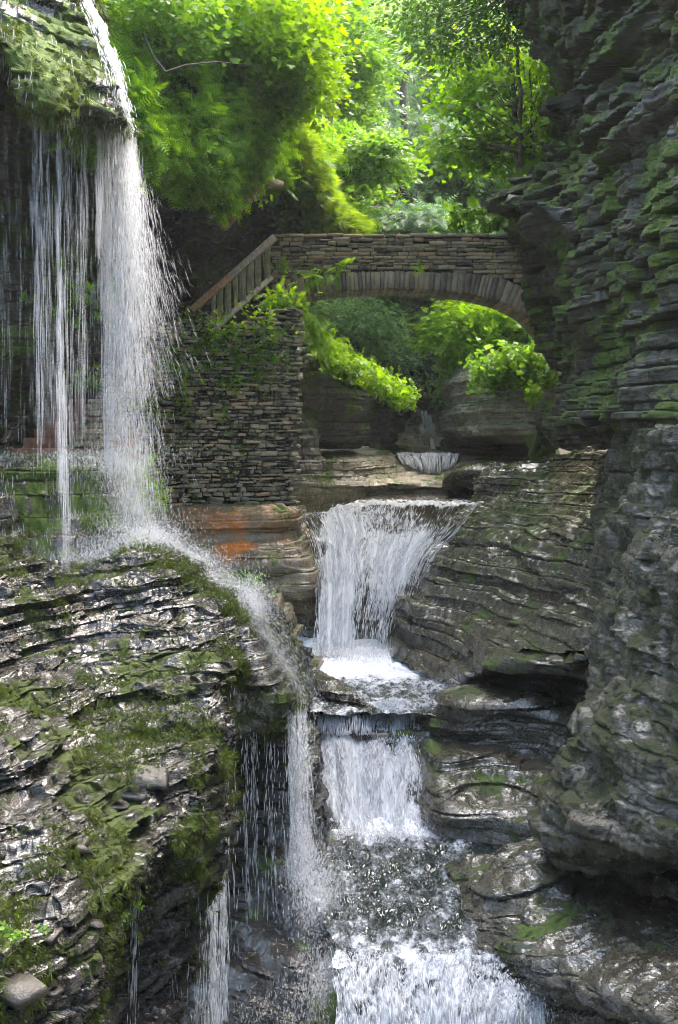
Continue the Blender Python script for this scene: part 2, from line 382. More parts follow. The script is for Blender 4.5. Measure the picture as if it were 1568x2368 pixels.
# left foreground mass
S = [
 [(-500, 1250, 12.6), (-150, 1245, 13.4), (0, 1245, 14.2), (60, 1265, 14.3), (120, 1300, 14.4), (250, 1292, 14.7), (380, 1288, 14.9), (440, 1310, 15.0), (520, 1345, 14.9), (580, 1400, 15.2)],
 [(-500, 1300, 11.6), (-150, 1275, 12.4), (0, 1275, 13.2), (60, 1290, 13.6), (110, 1325, 14.0), (240, 1318, 14.0), (370, 1310, 14.1), (430, 1335, 14.1), (515, 1362, 13.9), (556, 1400, 14.3)],
 [(-500, 1400, 10.2), (-150, 1370, 11.0), (0, 1370, 11.8), (60, 1375, 12.2), (130, 1380, 12.6), (250, 1385, 12.8), (360, 1385, 12.9), (430, 1390, 12.9), (520, 1405, 12.9), (560, 1440, 13.3)],
 [(-500, 1520, 9.2), (-150, 1500, 9.8), (0, 1500, 10.6), (80, 1500, 11.0), (160, 1500, 11.3), (260, 1490, 11.6), (360, 1480, 11.8), (440, 1470, 11.9), (525, 1475, 12.0), (552, 1500, 12.8)],
 [(-500, 1650, 8.3), (-150, 1620, 8.9), (0, 1620, 9.6), (80, 1615, 10.0), (160, 1610, 10.3), (260, 1595, 10.6), (360, 1580, 10.9), (440, 1565, 11.1), (510, 1560, 11.2), (535, 1570, 12.3)],
 [(-500, 1780, 7.6), (-150, 1740, 8.1), (0, 1735, 8.7), (80, 1730, 9.0), (160, 1720, 9.4), (260, 1700, 9.7), (360, 1680, 10.0), (440, 1660, 10.3), (505, 1650, 10.5), (528, 1660, 11.6)],
 [(-500, 1900, 7.0), (-150, 1860, 7.5), (0, 1850, 8.0), (80, 1840, 8.3), (160, 1830, 8.6), (260, 1805, 8.9), (360, 1780, 9.3), (440, 1760, 9.6), (500, 1745, 9.9), (524, 1742, 11.0)],
 [(-500, 2020, 6.5), (-150, 1970, 6.9), (0, 1955, 7.4), (80, 1945, 7.6), (160, 1930, 7.9), (260, 1900, 8.3), (350, 1880, 8.7), (430, 1860, 9.0), (482, 1845, 9.3), (500, 1835, 10.6)],
 [(-500, 2120, 6.2), (-150, 2070, 6.5), (0, 2040, 7.0), (80, 2030, 7.2), (160, 2015, 7.4), (260, 1985, 7.8), (340, 1985, 8.3), (420, 1980, 8.7), (480, 1960, 9.1), (496, 1940, 10.4)],
 [(-500, 2220, 6.0), (-150, 2160, 6.3), (0, 2120, 6.7), (80, 2110, 6.9), (160, 2095, 7.1), (240, 2070, 7.5), (300, 2060, 8.3), (400, 2050, 9.0), (468, 2040, 9.3), (486, 2040, 10.5)],
 [(-500, 2300, 5.9), (-150, 2250, 6.1), (0, 2210, 6.5), (70, 2200, 6.7), (140, 2180, 6.9), (215, 2150, 7.3), (270, 2140, 8.3), (370, 2140, 9.1), (440, 2140, 9.4), (462, 2150, 10.6)],
 [(-500, 2400, 5.8), (-150, 2350, 6.0), (0, 2300, 6.4), (70, 2290, 6.6), (130, 2270, 6.9), (200, 2240, 7.3), (250, 2230, 8.2), (330, 2230, 9.0), (400, 2230, 9.4), (425, 2240, 10.6)],
 [(-500, 2560, 5.9), (-150, 2500, 6.1), (0, 2440, 6.6), (70, 2420, 6.8), (130, 2400, 7.0), (200, 2390, 7.4), (240, 2380, 8.2), (300, 2370, 8.9), (345, 2370, 9.4), (370, 2370, 10.6)],
 [(-500, 2800, 6.3), (-150, 2700, 6.5), (0, 2640, 7.0), (70, 2620, 7.2), (130, 2600, 7.4), (190, 2590, 7.8), (220, 2580, 8.4), (270, 2570, 9.0), (300, 2570, 9.4), (330, 2570, 10.6)],
]
_, P_LEDGE = cliff('left_ledges', S, 1150, 760, M_fore, 'mossy wet shale ledges of broken layers filling the lower left foreground', h=.075, amp=.085, chip=.06, big=.15, terr=.93, seed=24, bigscale=.9, fine=.012, dip=(-.13, .03), chipf=3.4, block=.045, tread=.45, plate=.016, pf=1.6)

# the lip block right of it and the dark recess wall under it
S = [
 [(480, 1325, 16.5), (540, 1330, 16.4), (600, 1370, 16.6), (650, 1420, 16.8), (675, 1460, 17.2)],
 [(500, 1372, 14.7), (560, 1378, 14.4), (600, 1420, 14.6), (650, 1475, 14.8), (680, 1500, 16.0)],
 [(520, 1450, 13.2), (570, 1450, 13.0), (610, 1475, 13.2), (660, 1530, 13.4), (690, 1560, 14.8)],
 [(530, 1520, 12.6), (575, 1520, 12.4), (620, 1540, 12.4), (668, 1580, 12.6), (700, 1600, 13.8)],
 [(530, 1590, 12.4), (575, 1590, 12.1), (630, 1595, 11.9), (676, 1610, 12.0), (700, 1625, 13.2)],
 [(530, 1650, 12.5), (575, 1655, 12.1), (630, 1655, 11.8), (676, 1640, 12.0), (700, 1645, 13.2)],
 [(530, 1700, 12.9), (575, 1695, 12.4), (620, 1685, 12.2), (660, 1668, 12.3), (690, 1665, 13.2)],
 [(530, 1730, 13.9), (575, 1715, 13.5), (620, 1700, 13.2), (660, 1685, 13.2), (690, 1685, 13.6)],
]
_, P_LIP = cliff('waterfall_lip', S, 420, 240, M_fore, 'mossy dripping rock lip jutting out over the dark recess at centre left', h=.10, amp=.08, chip=.05, big=.08, terr=.9, seed=33, dip=(-.1, .02), fine=.01)
S = [
 [(440, 1500, 14.2), (520, 1500, 14.0), (600, 1500, 15.0), (670, 1500, 15.6), (720, 1500, 16.6), (742, 1500, 18)],
 [(440, 1680, 13.6), (520, 1680, 13.7), (600, 1680, 14.0), (660, 1680, 14.2), (700, 1680, 14.6), (712, 1680, 16)],
 [(440, 1800, 13.2), (520, 1800, 13.4), (600, 1800, 13.6), (670, 1800, 13.4), (715, 1800, 13.4), (730, 1800, 15)],
 [(430, 1900, 13.0), (510, 1900, 13.2), (600, 1900, 13.3), (680, 1900, 13.0), (735, 1900, 13.0), (750, 1900, 14.6)],
 [(400, 2020, 12.6), (500, 2020, 12.8), (600, 2020, 12.9), (680, 2020, 12.5), (728, 2010, 12.6), (742, 2010, 14.0)],
 [(380, 2130, 12.2), (490, 2130, 12.3), (600, 2130, 12.2), (690, 2110, 11.8), (745, 2090, 11.8), (760, 2090, 13.0)],
 [(340, 2190, 12.0), (480, 2190, 12.0), (600, 2180, 11.7), (710, 2170, 11.3), (800, 2150, 11.3), (815, 2150, 12.4)],
 [(300, 2280, 11.6), (470, 2260, 11.5), (600, 2250, 11.2), (700, 2230, 11.0), (790, 2220, 11.0), (800, 2220, 12)],
 [(280, 2420, 11.0), (460, 2400, 10.9), (600, 2400, 10.7), (700, 2400, 10.6), (780, 2400, 10.6), (795, 2400, 12)],
 [(260, 2750, 10.6), (460, 2750, 10.5), (600, 2750, 10.4), (700, 2750, 10.4), (780, 2750, 10.4), (795, 2750, 12)],
]
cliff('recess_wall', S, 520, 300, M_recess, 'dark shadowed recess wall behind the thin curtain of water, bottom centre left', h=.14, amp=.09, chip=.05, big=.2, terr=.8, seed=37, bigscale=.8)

# ledge steps that the tall fall lands on
S = [
 [(-400, 1035, 19.5), (-100, 1035, 19.5), (60, 1038, 19.5), (180, 1035, 19.6), (250, 1036, 19.8), (300, 1040, 20)],
 [(-400, 1062, 15.0), (-100, 1062, 15.7), (60, 1058, 16.2), (180, 1056, 16.5), (255, 1060, 16.9), (275, 1070, 18.4)],
 [(-400, 1120, 14.6), (-100, 1120, 15.3), (60, 1120, 15.9), (180, 1110, 16.3), (262, 1120, 16.7), (280, 1130, 18.2)],
 [(-400, 1190, 14.2), (-100, 1190, 15.0), (60, 1190, 15.6), (180, 1190, 16.0), (268, 1190, 16.4), (290, 1195, 18)],
 [(-400, 1225, 14.0), (-100, 1230, 14.7), (60, 1225, 15.3), (190, 1222, 15.7), (300, 1220, 16.0), (335, 1225, 18)],
 [(-400, 1260, 13.8), (-100, 1265, 14.4), (60, 1258, 15.0), (200, 1255, 15.4), (345, 1250, 15.6), (380, 1262, 18)],
 [(-400, 1330, 13.4), (-100, 1335, 14.0), (60, 1325, 14.7), (200, 1315, 15.0), (385, 1300, 15.2), (410, 1300, 18)],
 [(-400, 1450, 13.4), (-100, 1450, 14.0), (60, 1450, 14.7), (200, 1450, 15.0), (420, 1450, 15.2), (500, 1450, 18)],
]
_, P_STEP = cliff('mossy_steps', S, 360, 420, M_steps, 'stepped ledges hung with bright moss under the tall waterfall, left side', h=.21, amp=.13, chip=.07, big=.10, terr=.9, seed=41, bigscale=.9, joint=.3, chipf=1.6)

# mossy brow at the top left
S = [
 [(-500, -300, 15), (-150, -300, 15.4), (0, -300, 15.6), (60, -300, 15.8), (120, -300, 16), (160, -300, 16.2), (185, -300, 16.6), (200, -300, 19)],
 [(-500, -160, 14), (-150, -160, 14.4), (0, -160, 14.6), (60, -160, 14.8), (120, -160, 15), (160, -160, 15.2), (180, -160, 15.6), (190, -160, 18)],
 [(-500, 0, 12.6), (-150, -20, 13.0), (0, 0, 13.4), (60, 0, 13.6), (120, 0, 13.9), (160, 0, 14.2), (186, 0, 14.7), (200, 0, 17)],
 [(-500, 40, 12.1), (-150, 40, 12.6), (0, 50, 12.8), (60, 70, 13.0), (120, 90, 13.3), (190, 90, 13.7), (228, 100, 14.1), (240, 100, 16.5)],
 [(-500, 70, 12.0), (-150, 75, 12.5), (0, 82, 12.6), (62, 130, 12.6), (120, 160, 12.7), (200, 165, 13.2), (258, 180, 13.8), (268, 180, 16)],
 [(-500, 95, 12.0), (-150, 95, 12.5), (5, 96, 12.6), (68, 200, 12.4), (125, 235, 12.4), (195, 225, 13.0), (275, 260, 13.5), (284, 262, 16)],
 [(-500, 115, 12.2), (-150, 115, 12.7), (8, 118, 12.8), (72, 240, 12.5), (128, 262, 12.5), (192, 258, 13.1), (278, 288, 13.6), (284, 290, 16)],
 [(-500, 125, 13.5), (-150, 125, 14), (10, 128, 14.1), (76, 252, 13.6), (130, 272, 13.5), (200, 262, 14.2), (270, 290, 14.4), (278, 300, 16)],
 [(-500, 130, 19), (-150, 130, 19), (10, 130, 19), (80, 245, 18.5), (130, 255, 18.5), (205, 240, 18.5), (250, 290, 18.5), (270, 330, 18.5)],
]
_, P_BROW = cliff('mossy_brow', S, 520, 420, M_moss, 'mossy glistening rock brow at the top left where the falls drop from', h=.12, amp=.10, chip=.10, big=.10, terr=.45, seed=47, bigscale=.9, joint=.3, dip=(.25, 0))

# dark wall behind the tall falls
S = []
for v in (60, 250, 450, 650, 800, 900, 1000, 1080):
    e = 225 if v < 800 else max(225 - (v - 800) * 1.0, 35)
    S.append([(-500, v, 16), (-220, v, 17), (e - 150, v, 18.4), (e - 80, v, 19.3), (e - 28, v, 20.2), (e - 6, v, 21.8), (e + 14, v, 25), (e + 230, v, 27)])
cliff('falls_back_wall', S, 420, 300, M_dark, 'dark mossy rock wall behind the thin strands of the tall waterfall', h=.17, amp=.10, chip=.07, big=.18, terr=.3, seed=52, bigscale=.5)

# wall and roof of the recess behind the stairs
S = [
 [(180, 300, 18.2), (300, 340, 18.4), (400, 425, 20.2), (460, 455, 21.5), (520, 478, 23), (575, 440, 24.2), (610, 405, 25.5), (680, 420, 27.0), (725, 470, 28.4), (752, 545, 29.5)],
 [(180, 345, 22.5), (300, 385, 22.8), (400, 465, 23.4), (460, 495, 23.2), (520, 515, 24.6), (575, 495, 25.9), (615, 470, 27.2), (680, 480, 28.4), (722, 510, 29.2), (745, 560, 30)],
 [(180, 450, 26), (300, 480, 25.6), (400, 540, 25.6), (460, 560, 24.8), (530, 570, 26.2), (580, 560, 27.4), (620, 560, 28.4), (680, 560, 29.0), (715, 570, 29.6), (740, 590, 30.2)],
 [(180, 600, 26.4), (300, 620, 26), (400, 640, 26.0), (460, 650, 25.2), (530, 660, 26.6), (580, 670, 27.8), (630, 680, 28.6), (680, 680, 29.2), (712, 680, 29.8), (735, 680, 30.4)],
 [(180, 800, 26.6), (300, 800, 26.2), (400, 800, 26.2), (460, 800, 25.4), (530, 800, 26.8), (580, 800, 28), (630, 800, 28.8), (680, 800, 29.4), (710, 800, 30), (730, 800, 30.6)],
 [(180, 1100, 26.6), (300, 1100, 26.2), (400, 1100, 26.2), (460, 1100, 25.4), (530, 1100, 26.8), (580, 1100, 28), (630, 1100, 28.8), (680, 1100, 29.4), (710, 1100, 30), (730, 1100, 30.6)],
]
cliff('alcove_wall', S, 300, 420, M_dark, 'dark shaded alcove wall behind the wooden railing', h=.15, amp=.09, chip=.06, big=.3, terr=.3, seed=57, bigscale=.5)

# the bank above it that carries the ferns
BANK = [
 [(150, -200, 21), (250, -200, 21.6), (340, -200, 22.4), (440, -200, 24), (530, -160, 26), (600, -120, 28), (655, -60, 30), (700, 0, 33)],
 [(180, -20, 18.2), (265, 20, 18.6), (350, 60, 19.4), (450, 80, 21), (540, 90, 23.2), (610, 130, 25.2), (670, 200, 27.5), (715, 270, 31)],
 [(210, 150, 17.2), (280, 170, 17.5), (365, 200, 18.6), (455, 230, 20.2), (545, 250, 22.2), (620, 280, 24.4), (690, 330, 27.0), (735, 400, 31)],
 [(200, 260, 17.2), (290, 280, 17.4), (380, 330, 18.6), (460, 370, 20.4), (535, 390, 22.2), (600, 360, 24.2), (690, 380, 26.8), (745, 470, 30)],
 [(190, 300, 17.8), (295, 335, 18.0), (400, 420, 19.8), (460, 452, 21.2), (520, 476, 22.7), (575, 436, 24.0), (612, 402, 25.3), (730, 470, 28.0), (752, 545, 29.4)][:5] + [(575, 436, 24.0), (665, 410, 26.4), (752, 545, 29.4)],
]
M_soil = rock_mat('mossy_bank_soil', (.012, .016, .008), (.05, .055, .03), moss=1.3, wet=.1, rmin=.6, rmax=.9, mosscol=((.02, .04, .006), (.06, .11, .012)))
bank_o, BANKP = cliff('green_bank', BANK, 260, 320, M_soil, 'steep mossy earth bank above the alcove, top left', h=.3, amp=.12, chip=.12, big=.35, terr=.3, seed=61)

# foundation rock under the masonry
S = [
 [(280, 1150, 23.5), (420, 1160, 23.5), (560, 1168, 23.5), (660, 1170, 23.6), (686, 1168, 24.5), (700, 1168, 28)],
 [(280, 1178, 22.0), (420, 1180, 22.0), (560, 1180, 22.0), (660, 1182, 22.1), (687, 1186, 23), (700, 1190, 28)],
 [(300, 1235, 21.7), (430, 1240, 21.7), (560, 1240, 21.7), (650, 1235, 21.9), (690, 1232, 22.8), (705, 1235, 27)],
 [(320, 1300, 21.2), (450, 1300, 21.2), (570, 1300, 21.2), (660, 1300, 21.2), (708, 1290, 22.0), (725, 1290, 26)],
 [(340, 1330, 21.8), (470, 1330, 21.8), (590, 1328, 21.6), (670, 1330, 21.2), (722, 1325, 21.6), (735, 1330, 26)],
 [(360, 1375, 21.5), (480, 1375, 21.5), (600, 1372, 21.2), (680, 1375, 20.9), (728, 1370, 21.4), (740, 1375, 26)],
 [(380, 1405, 22.8), (490, 1405, 22.8), (600, 1400, 22.6), (690, 1400, 22.2), (726, 1400, 22.0), (745, 1400, 26)],
 [(380, 1500, 22.8), (490, 1500, 22.8), (600, 1500, 22.6), (690, 1500, 22.2), (730, 1500, 22.0), (750, 1500, 26)],
 [(380, 1640, 22.0), (490, 1640, 22.0), (600, 1640, 22), (690, 1640, 22), (735, 1640, 22.0), (750, 1640, 26)],
]
cliff('foundation_rock', S, 420, 360, M_found, 'ochre and orange stained bedrock under the dry stone wall', h=.16, amp=.07, chip=.04, big=.12, terr=.6, seed=66, bigscale=.7)
# rounded ledges beside the plunge pool
S = [
 [(540, 1340, 19.6), (600, 1350, 19.4), (640, 1375, 19.4), (668, 1400, 20.5)],
 [(540, 1360, 18.0), (600, 1375, 18.2), (650, 1400, 18.6), (688, 1425, 20.2)],
 [(545, 1430, 17.4), (610, 1430, 17.6), (660, 1440, 18.0), (692, 1450, 20)],
 [(550, 1475, 17.4), (620, 1475, 17.4), (665, 1478, 17.8), (694, 1485, 20)],
 [(550, 1500, 17.0), (630, 1500, 17.0), (690, 1505, 17.4), (718, 1518, 19.6)],
 [(560, 1535, 16.6), (640, 1535, 16.6), (695, 1535, 17.0), (722, 1528, 19.4)],
 [(560, 1560, 17.2), (650, 1560, 17.2), (698, 1550, 17.6), (716, 1545, 19.4)],
 [(560, 1620, 17.2), (650, 1620, 17.2), (700, 1620, 17.6), (714, 1620, 19.4)],
]
cliff('rounded_ledge', S, 240, 180, M_found, 'rounded tan rock ledges left of the plunge pool', h=.14, amp=.10, chip=.03, big=.06, terr=.7, seed=71, joint=.8)
# low dark shelf left of the second cascade lip
S = [
 [(690, 1530, 18.6), (740, 1545, 18.3), (800, 1580, 17.4), (850, 1615, 16.7), (880, 1630, 16.6)],
 [(690, 1552, 17.2), (740, 1570, 16.8), (800, 1596, 16.4), (840, 1620, 16.0), (868, 1636, 16.0)],
 [(690, 1650, 16.6), (740, 1650, 16.2), (800, 1650, 16.0), (835, 1655, 15.8), (860, 1660, 15.8)],
 [(690, 1720, 16.4), (740, 1720, 16), (800, 1720, 15.9), (835, 1720, 15.8), (860, 1720, 15.8)],
]
cliff('dark_shelf', S, 140, 160, M_shelf, 'low dark rock shelf left of the second cascade lip', h=.08, amp=.07, chip=.05, big=.05, terr=.9, seed=75)
# rock behind the cascades
S = [
 [(640, 1225, 27), (700, 1225, 26), (800, 1225, 25.5), (900, 1235, 25.2), (1000, 1260, 24.6), (1100, 1280, 24)],
 [(640, 1330, 24), (700, 1340, 23), (800, 1340, 22.9), (900, 1330, 22.9), (980, 1330, 22.8), (1080, 1330, 22)],
 [(640, 1500, 23), (700, 1510, 21.8), (800, 1520, 21.2), (900, 1520, 21.2), (960, 1510, 21), (1080, 1500, 20)],
 [(640, 1620, 22), (700, 1600, 21), (800, 1600, 20.5), (900, 1600, 20.5), (960, 1600, 20), (1080, 1600, 19)],
]
cliff('cascade_rock', S, 200, 240, M_shelf, 'dark wet rock face behind the big waterfall', h=.16, amp=.12, chip=.06, big=.15, terr=.5, seed=79)
S = [
 [(660, 1640, 16.6), (800, 1650, 16.2), (900, 1640, 16.1), (1020, 1640, 16.2)],
 [(660, 1720, 16.0), (800, 1720, 15.6), (900, 1700, 15.6), (1010, 1720, 15.6)],
 [(660, 1900, 15.0), (800, 1910, 14.7), (900, 1910, 14.6), (1040, 1910, 14.4)],
 [(660, 2000, 14.6), (800, 2000, 14.4), (900, 2000, 14.2), (1040, 2000, 14)],
]
cliff('lower_cascade_rock', S, 140, 200, M_shelf, 'dark rock behind the second cascade', h=.16, amp=.1, chip=.06, big=.15, terr=.5, seed=83)
S = [
 [(740, 2180, 11.2), (860, 2200, 10.6), (1000, 2220, 10.4), (1120, 2240, 10.2), (1260, 2330, 10.1)],
 [(720, 2260, 10.9), (860, 2290, 10.3), (1000, 2280, 10.2), (1120, 2280, 10.1), (1260, 2360, 10.0)],
 [(720, 2420, 10.4), (860, 2420, 10.0), (1000, 2420, 9.9), (1120, 2420, 9.9), (1260, 2440, 9.9)],
 [(720, 2750, 10.2), (860, 2750, 9.9), (1000, 2750, 9.8), (1120, 2750, 9.8), (1260, 2750, 9.8)],
]
cliff('bottom_cascade_rock', S, 160, 240, M_shelf, 'dark rock behind the bottom cascade', h=.12, amp=.06, chip=.05, big=.1, terr=.5, seed=87)

# beyond the bridge ------------------------------------------------
S = [
 [(600, 790, 33), (700, 815, 33), (770, 845, 33.5), (840, 880, 34.5), (910, 905, 36), (965, 930, 38), (985, 935, 42)],
 [(600, 820, 30), (700, 840, 30.2), (770, 868, 30.8), (840, 900, 32), (895, 922, 34), (942, 942, 36.5), (955, 945, 40)],
 [(600, 880, 29.8), (700, 890, 30), (770, 905, 30.6), (840, 925, 32), (885, 940, 34), (930, 962, 36.5), (945, 962, 40)],
 [(600, 960, 30.2), (700, 960, 30.4), (770, 965, 31), (840, 970, 32.3), (870, 975, 34.3), (915, 990, 36.8), (928, 990, 40)],
 [(600, 1010, 30.8), (700, 1010, 31), (770, 1012, 31.6), (840, 1015, 32.8), (860, 1018, 34.8), (895, 1022, 37.2), (905, 1022, 40)],
 [(600, 1035, 33.5), (700, 1035, 33.5), (770, 1035, 34), (840, 1036, 34.5), (875, 1038, 36), (908, 1042, 38), (940, 1045, 40)],
]
cliff('shaded_cave_wall', S, 260, 400, M_dark, 'dark overhanging cave wall seen through the bridge arch on the left', h=.13, amp=.07, chip=.05, big=.25, terr=.4, seed=91)
S = [
 [(600, 1035, 38), (700, 1036, 38), (860, 1038, 39), (930, 1040, 39.5), (1000, 1040, 39.5), (1080, 1042, 39), (1180, 1045, 38), (1260, 1045, 37)],
 [(600, 1052, 30.8), (700, 1052, 31.2), (850, 1056, 33.2), (925, 1062, 35.6), (1000, 1088, 35.8), (1060, 1066, 35.6), (1150, 1075, 33.5), (1260, 1068, 32)],
 [(600, 1090, 30.4), (700, 1090, 30.8), (850, 1095, 32.4), (925, 1098, 34.2), (1000, 1100, 34.5), (1060, 1100, 34), (1150, 1100, 32.6), (1260, 1095, 31)],
 [(600, 1125, 30.2), (700, 1125, 30.6), (850, 1122, 31.8), (930, 1120, 33.2), (1000, 1122, 33.6), (1060, 1128, 33), (1130, 1130, 32.0), (1260, 1125, 31)],
 [(600, 1180, 31), (700, 1180, 31.5), (850, 1150, 32.6), (930, 1140, 33.6), (1000, 1142, 33.8), (1060, 1146, 33.4), (1130, 1150, 32.4), (1260, 1160, 31)],
 [(600, 1300, 31), (700, 1300, 31.5), (850, 1300, 32.6), (930, 1300, 33.6), (1000, 1300, 33.8), (1060, 1300, 33.4), (1130, 1300, 32.4), (1260, 1300, 31)],
]
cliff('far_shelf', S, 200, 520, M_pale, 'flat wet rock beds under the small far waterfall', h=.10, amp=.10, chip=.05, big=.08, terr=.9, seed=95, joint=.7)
S = [
 [(1035, 880, 44), (1075, 850, 38), (1130, 840, 35), (1190, 830, 33.5), (1290, 820, 32)],
 [(1022, 900, 42), (1050, 890, 37), (1110, 895, 33.6), (1180, 890, 32.4), (1290, 890, 31)],
 [(1022, 940, 41), (1045, 930, 36.6), (1100, 930, 33.4), (1180, 930, 32.0), (1290, 930, 31)],
 [(1028, 980, 41), (1040, 975, 36.8), (1090, 975, 33.8), (1180, 975, 32.0), (1290, 975, 31)],
 [(1036, 1010, 41), (1045, 1010, 37), (1085, 1010, 34), (1180, 1008, 32.2), (1290, 1005, 31)],
 [(1020, 1030, 41), (1058, 1030, 38), (1090, 1024, 36), (1180, 1020, 35), (1290, 1018, 34)],
 [(1040, 1050, 41), (1070, 1050, 39), (1100, 1050, 38), (1180, 1050, 38), (1290, 1050, 37)],
]
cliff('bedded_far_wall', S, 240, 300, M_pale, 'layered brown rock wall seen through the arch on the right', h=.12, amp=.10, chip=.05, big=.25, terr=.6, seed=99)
# big flat slab in front of that undercut
S = [
 [(1050, 1085, 34), (1110, 1064, 34), (1180, 1060, 33.5), (1245, 1062, 33)],
 [(1030, 1100, 31.5), (1080, 1078, 31), (1150, 1080, 30.6), (1200, 1078, 30.4)],
 [(1025, 1135, 31.6), (1075, 1118, 31.1), (1130, 1108, 30.7), (1190, 1100, 30.6)],
 [(1060, 1165, 31.8), (1090, 1155, 31.4), (1130, 1145, 31), (1190, 1135, 31)],
]
cliff('tilted_slab', S, 90, 120, M_shelf, 'brown tilted rock slab beside the upper pool', h=.3, amp=.04, chip=.03, big=.04, terr=.1, seed=102)
# stream bed climbing away beyond the far lip
S = [
 [(820, 880, 75), (940, 885, 72), (985, 890, 70), (1020, 890, 70), (1200, 870, 72)],
 [(850, 925, 60), (945, 930, 57), (985, 945, 56), (1010, 940, 55), (1100, 930, 58)],
 [(850, 960, 52), (930, 965, 50), (970, 955, 49), (1010, 958, 48), (1080, 950, 50)],
 [(850, 990, 50), (925, 985, 48), (985, 992, 47), (1005, 990, 46), (1080, 985, 48)],
 [(850, 1015, 47), (915, 1005, 44), (975, 1010, 43.5), (1010, 1010, 43), (1080, 1015, 44)],
 [(850, 1035, 44), (910, 1025, 41), (975, 1038, 42), (1030, 1040, 42), (1080, 1038, 42)],
 [(850, 1048, 40), (905, 1047, 37.8), (1000, 1050, 38.5), (1060, 1050, 38.5), (1100, 1050, 38.5)],
]
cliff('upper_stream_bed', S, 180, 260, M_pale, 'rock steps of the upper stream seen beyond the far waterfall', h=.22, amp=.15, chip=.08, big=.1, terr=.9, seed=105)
# gorge sides far behind, one curved hillside to either hand
S = []
for v, l in ((60, 66), (110, 61), (200, 56), (400, 49), (650, 45), (850, 42), (1000, 40)):
    S.append([(100, v, l * .78), (400, v, l * .82), (640, v, l * .9), (740, v, l * 1.0), (820, v, l * 1.12), (890, v, l * 1.3), (950, v, l * 1.55), (990, v, l * 1.8)])
cliff('left_hillside', S, 150, 180, M_soil, 'steep wooded hillside beyond the bridge on the left', h=.9, amp=.5, chip=.3, big=1.8, terr=.4, seed=110, bigscale=.16, chipf=.6)
S = []
for v, l in ((200, 62), (240, 57), (300, 53), (400, 49), (520, 47), (650, 46), (850, 44), (1000, 42)):
    S.append([(985, v, l * 1.75), (1010, v, l * 1.5), (1050, v, l * 1.3), (1100, v, l * 1.15), (1180, v, l * 1.0), (1280, v, l * .9), (1500, v, l * .8), (1900, v, l * .7)])
cliff('right_hillside', S, 150, 180, M_soil, 'steep wooded hillside beyond the bridge on the right', h=.9, amp=.5, chip=.3, big=1.8, terr=.4, seed=114, bigscale=.16, chipf=.6)
S = []
for v, l in ((300, 92), (480, 88), (560, 80), (700, 74), (850, 72), (960, 72)):
    S.append([(860, v, l * 1.05), (930, v, l), (990, v, l), (1060, v, l), (1140, v, l * .95), (1260, v, l * .85)])
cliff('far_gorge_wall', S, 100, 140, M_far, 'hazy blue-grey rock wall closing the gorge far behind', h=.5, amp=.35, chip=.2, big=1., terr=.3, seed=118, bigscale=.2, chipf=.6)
# stream bed: one sheet under everything
me = mesh_from('stream_bed', np.array([(-140, -30, -9.), (140, -30, -9.), (140, 150, -9.), (-140, 150, -9.)]), np.array([0, 1, 2, 3]), 4)
tag(link('stream_bed', me, M_shelf), 'dark rock ground far below everything', None, None, 'structure')

# the gorge goes on beside and behind the viewer
def side(x, s):
    rows = []
    for z, o in ((-8, 0), (-4, .4), (-1, -.3), (1.5, .5), (3.5, -.2), (5.5, .8)):
        rows.append([(x + s * (o + .1 * k), y, z) for k, y in enumerate((-28, -20, -12, -4, 3, 7.5 if s > 0 else 6))])
    P = np.array(rows, float); P = _cr(P, np.linspace(0, 5, 90)); Q = np.swapaxes(P, 0, 1); Q = _cr(Q, np.linspace(0, 5, 140)); return np.swapaxes(Q, 0, 1)
for nm, lb, x, s in (('rear_left_cliff', 'dark layered cliff continuing behind the viewpoint on the left', -8.5, -1), ('rear_right_cliff', 'dark layered cliff continuing behind the viewpoint on the right', 5.2, 1)):
    P = strata(side(x, s), h=.3, amp=.2, chip=.12, big=.5, terr=.2, seed=130)
    tag(link(nm, grid_mesh(nm, P, smooth=False), M_dark), lb, None, None, 'structure')
P = np.array([[(x, -28 + 2 * math.sin(x * .3), z) for x in np.linspace(-10, 8, 40)] for z in np.linspace(-8, 0, 36)])
P = strata(P, h=.3, amp=.2, chip=.12, big=.8, terr=.2, seed=131)
tag(link('rear_cliff', grid_mesh('rear_cliff', P, smooth=False), M_dark), 'cliff closing the gorge bend behind the viewpoint', None, None, 'structure')
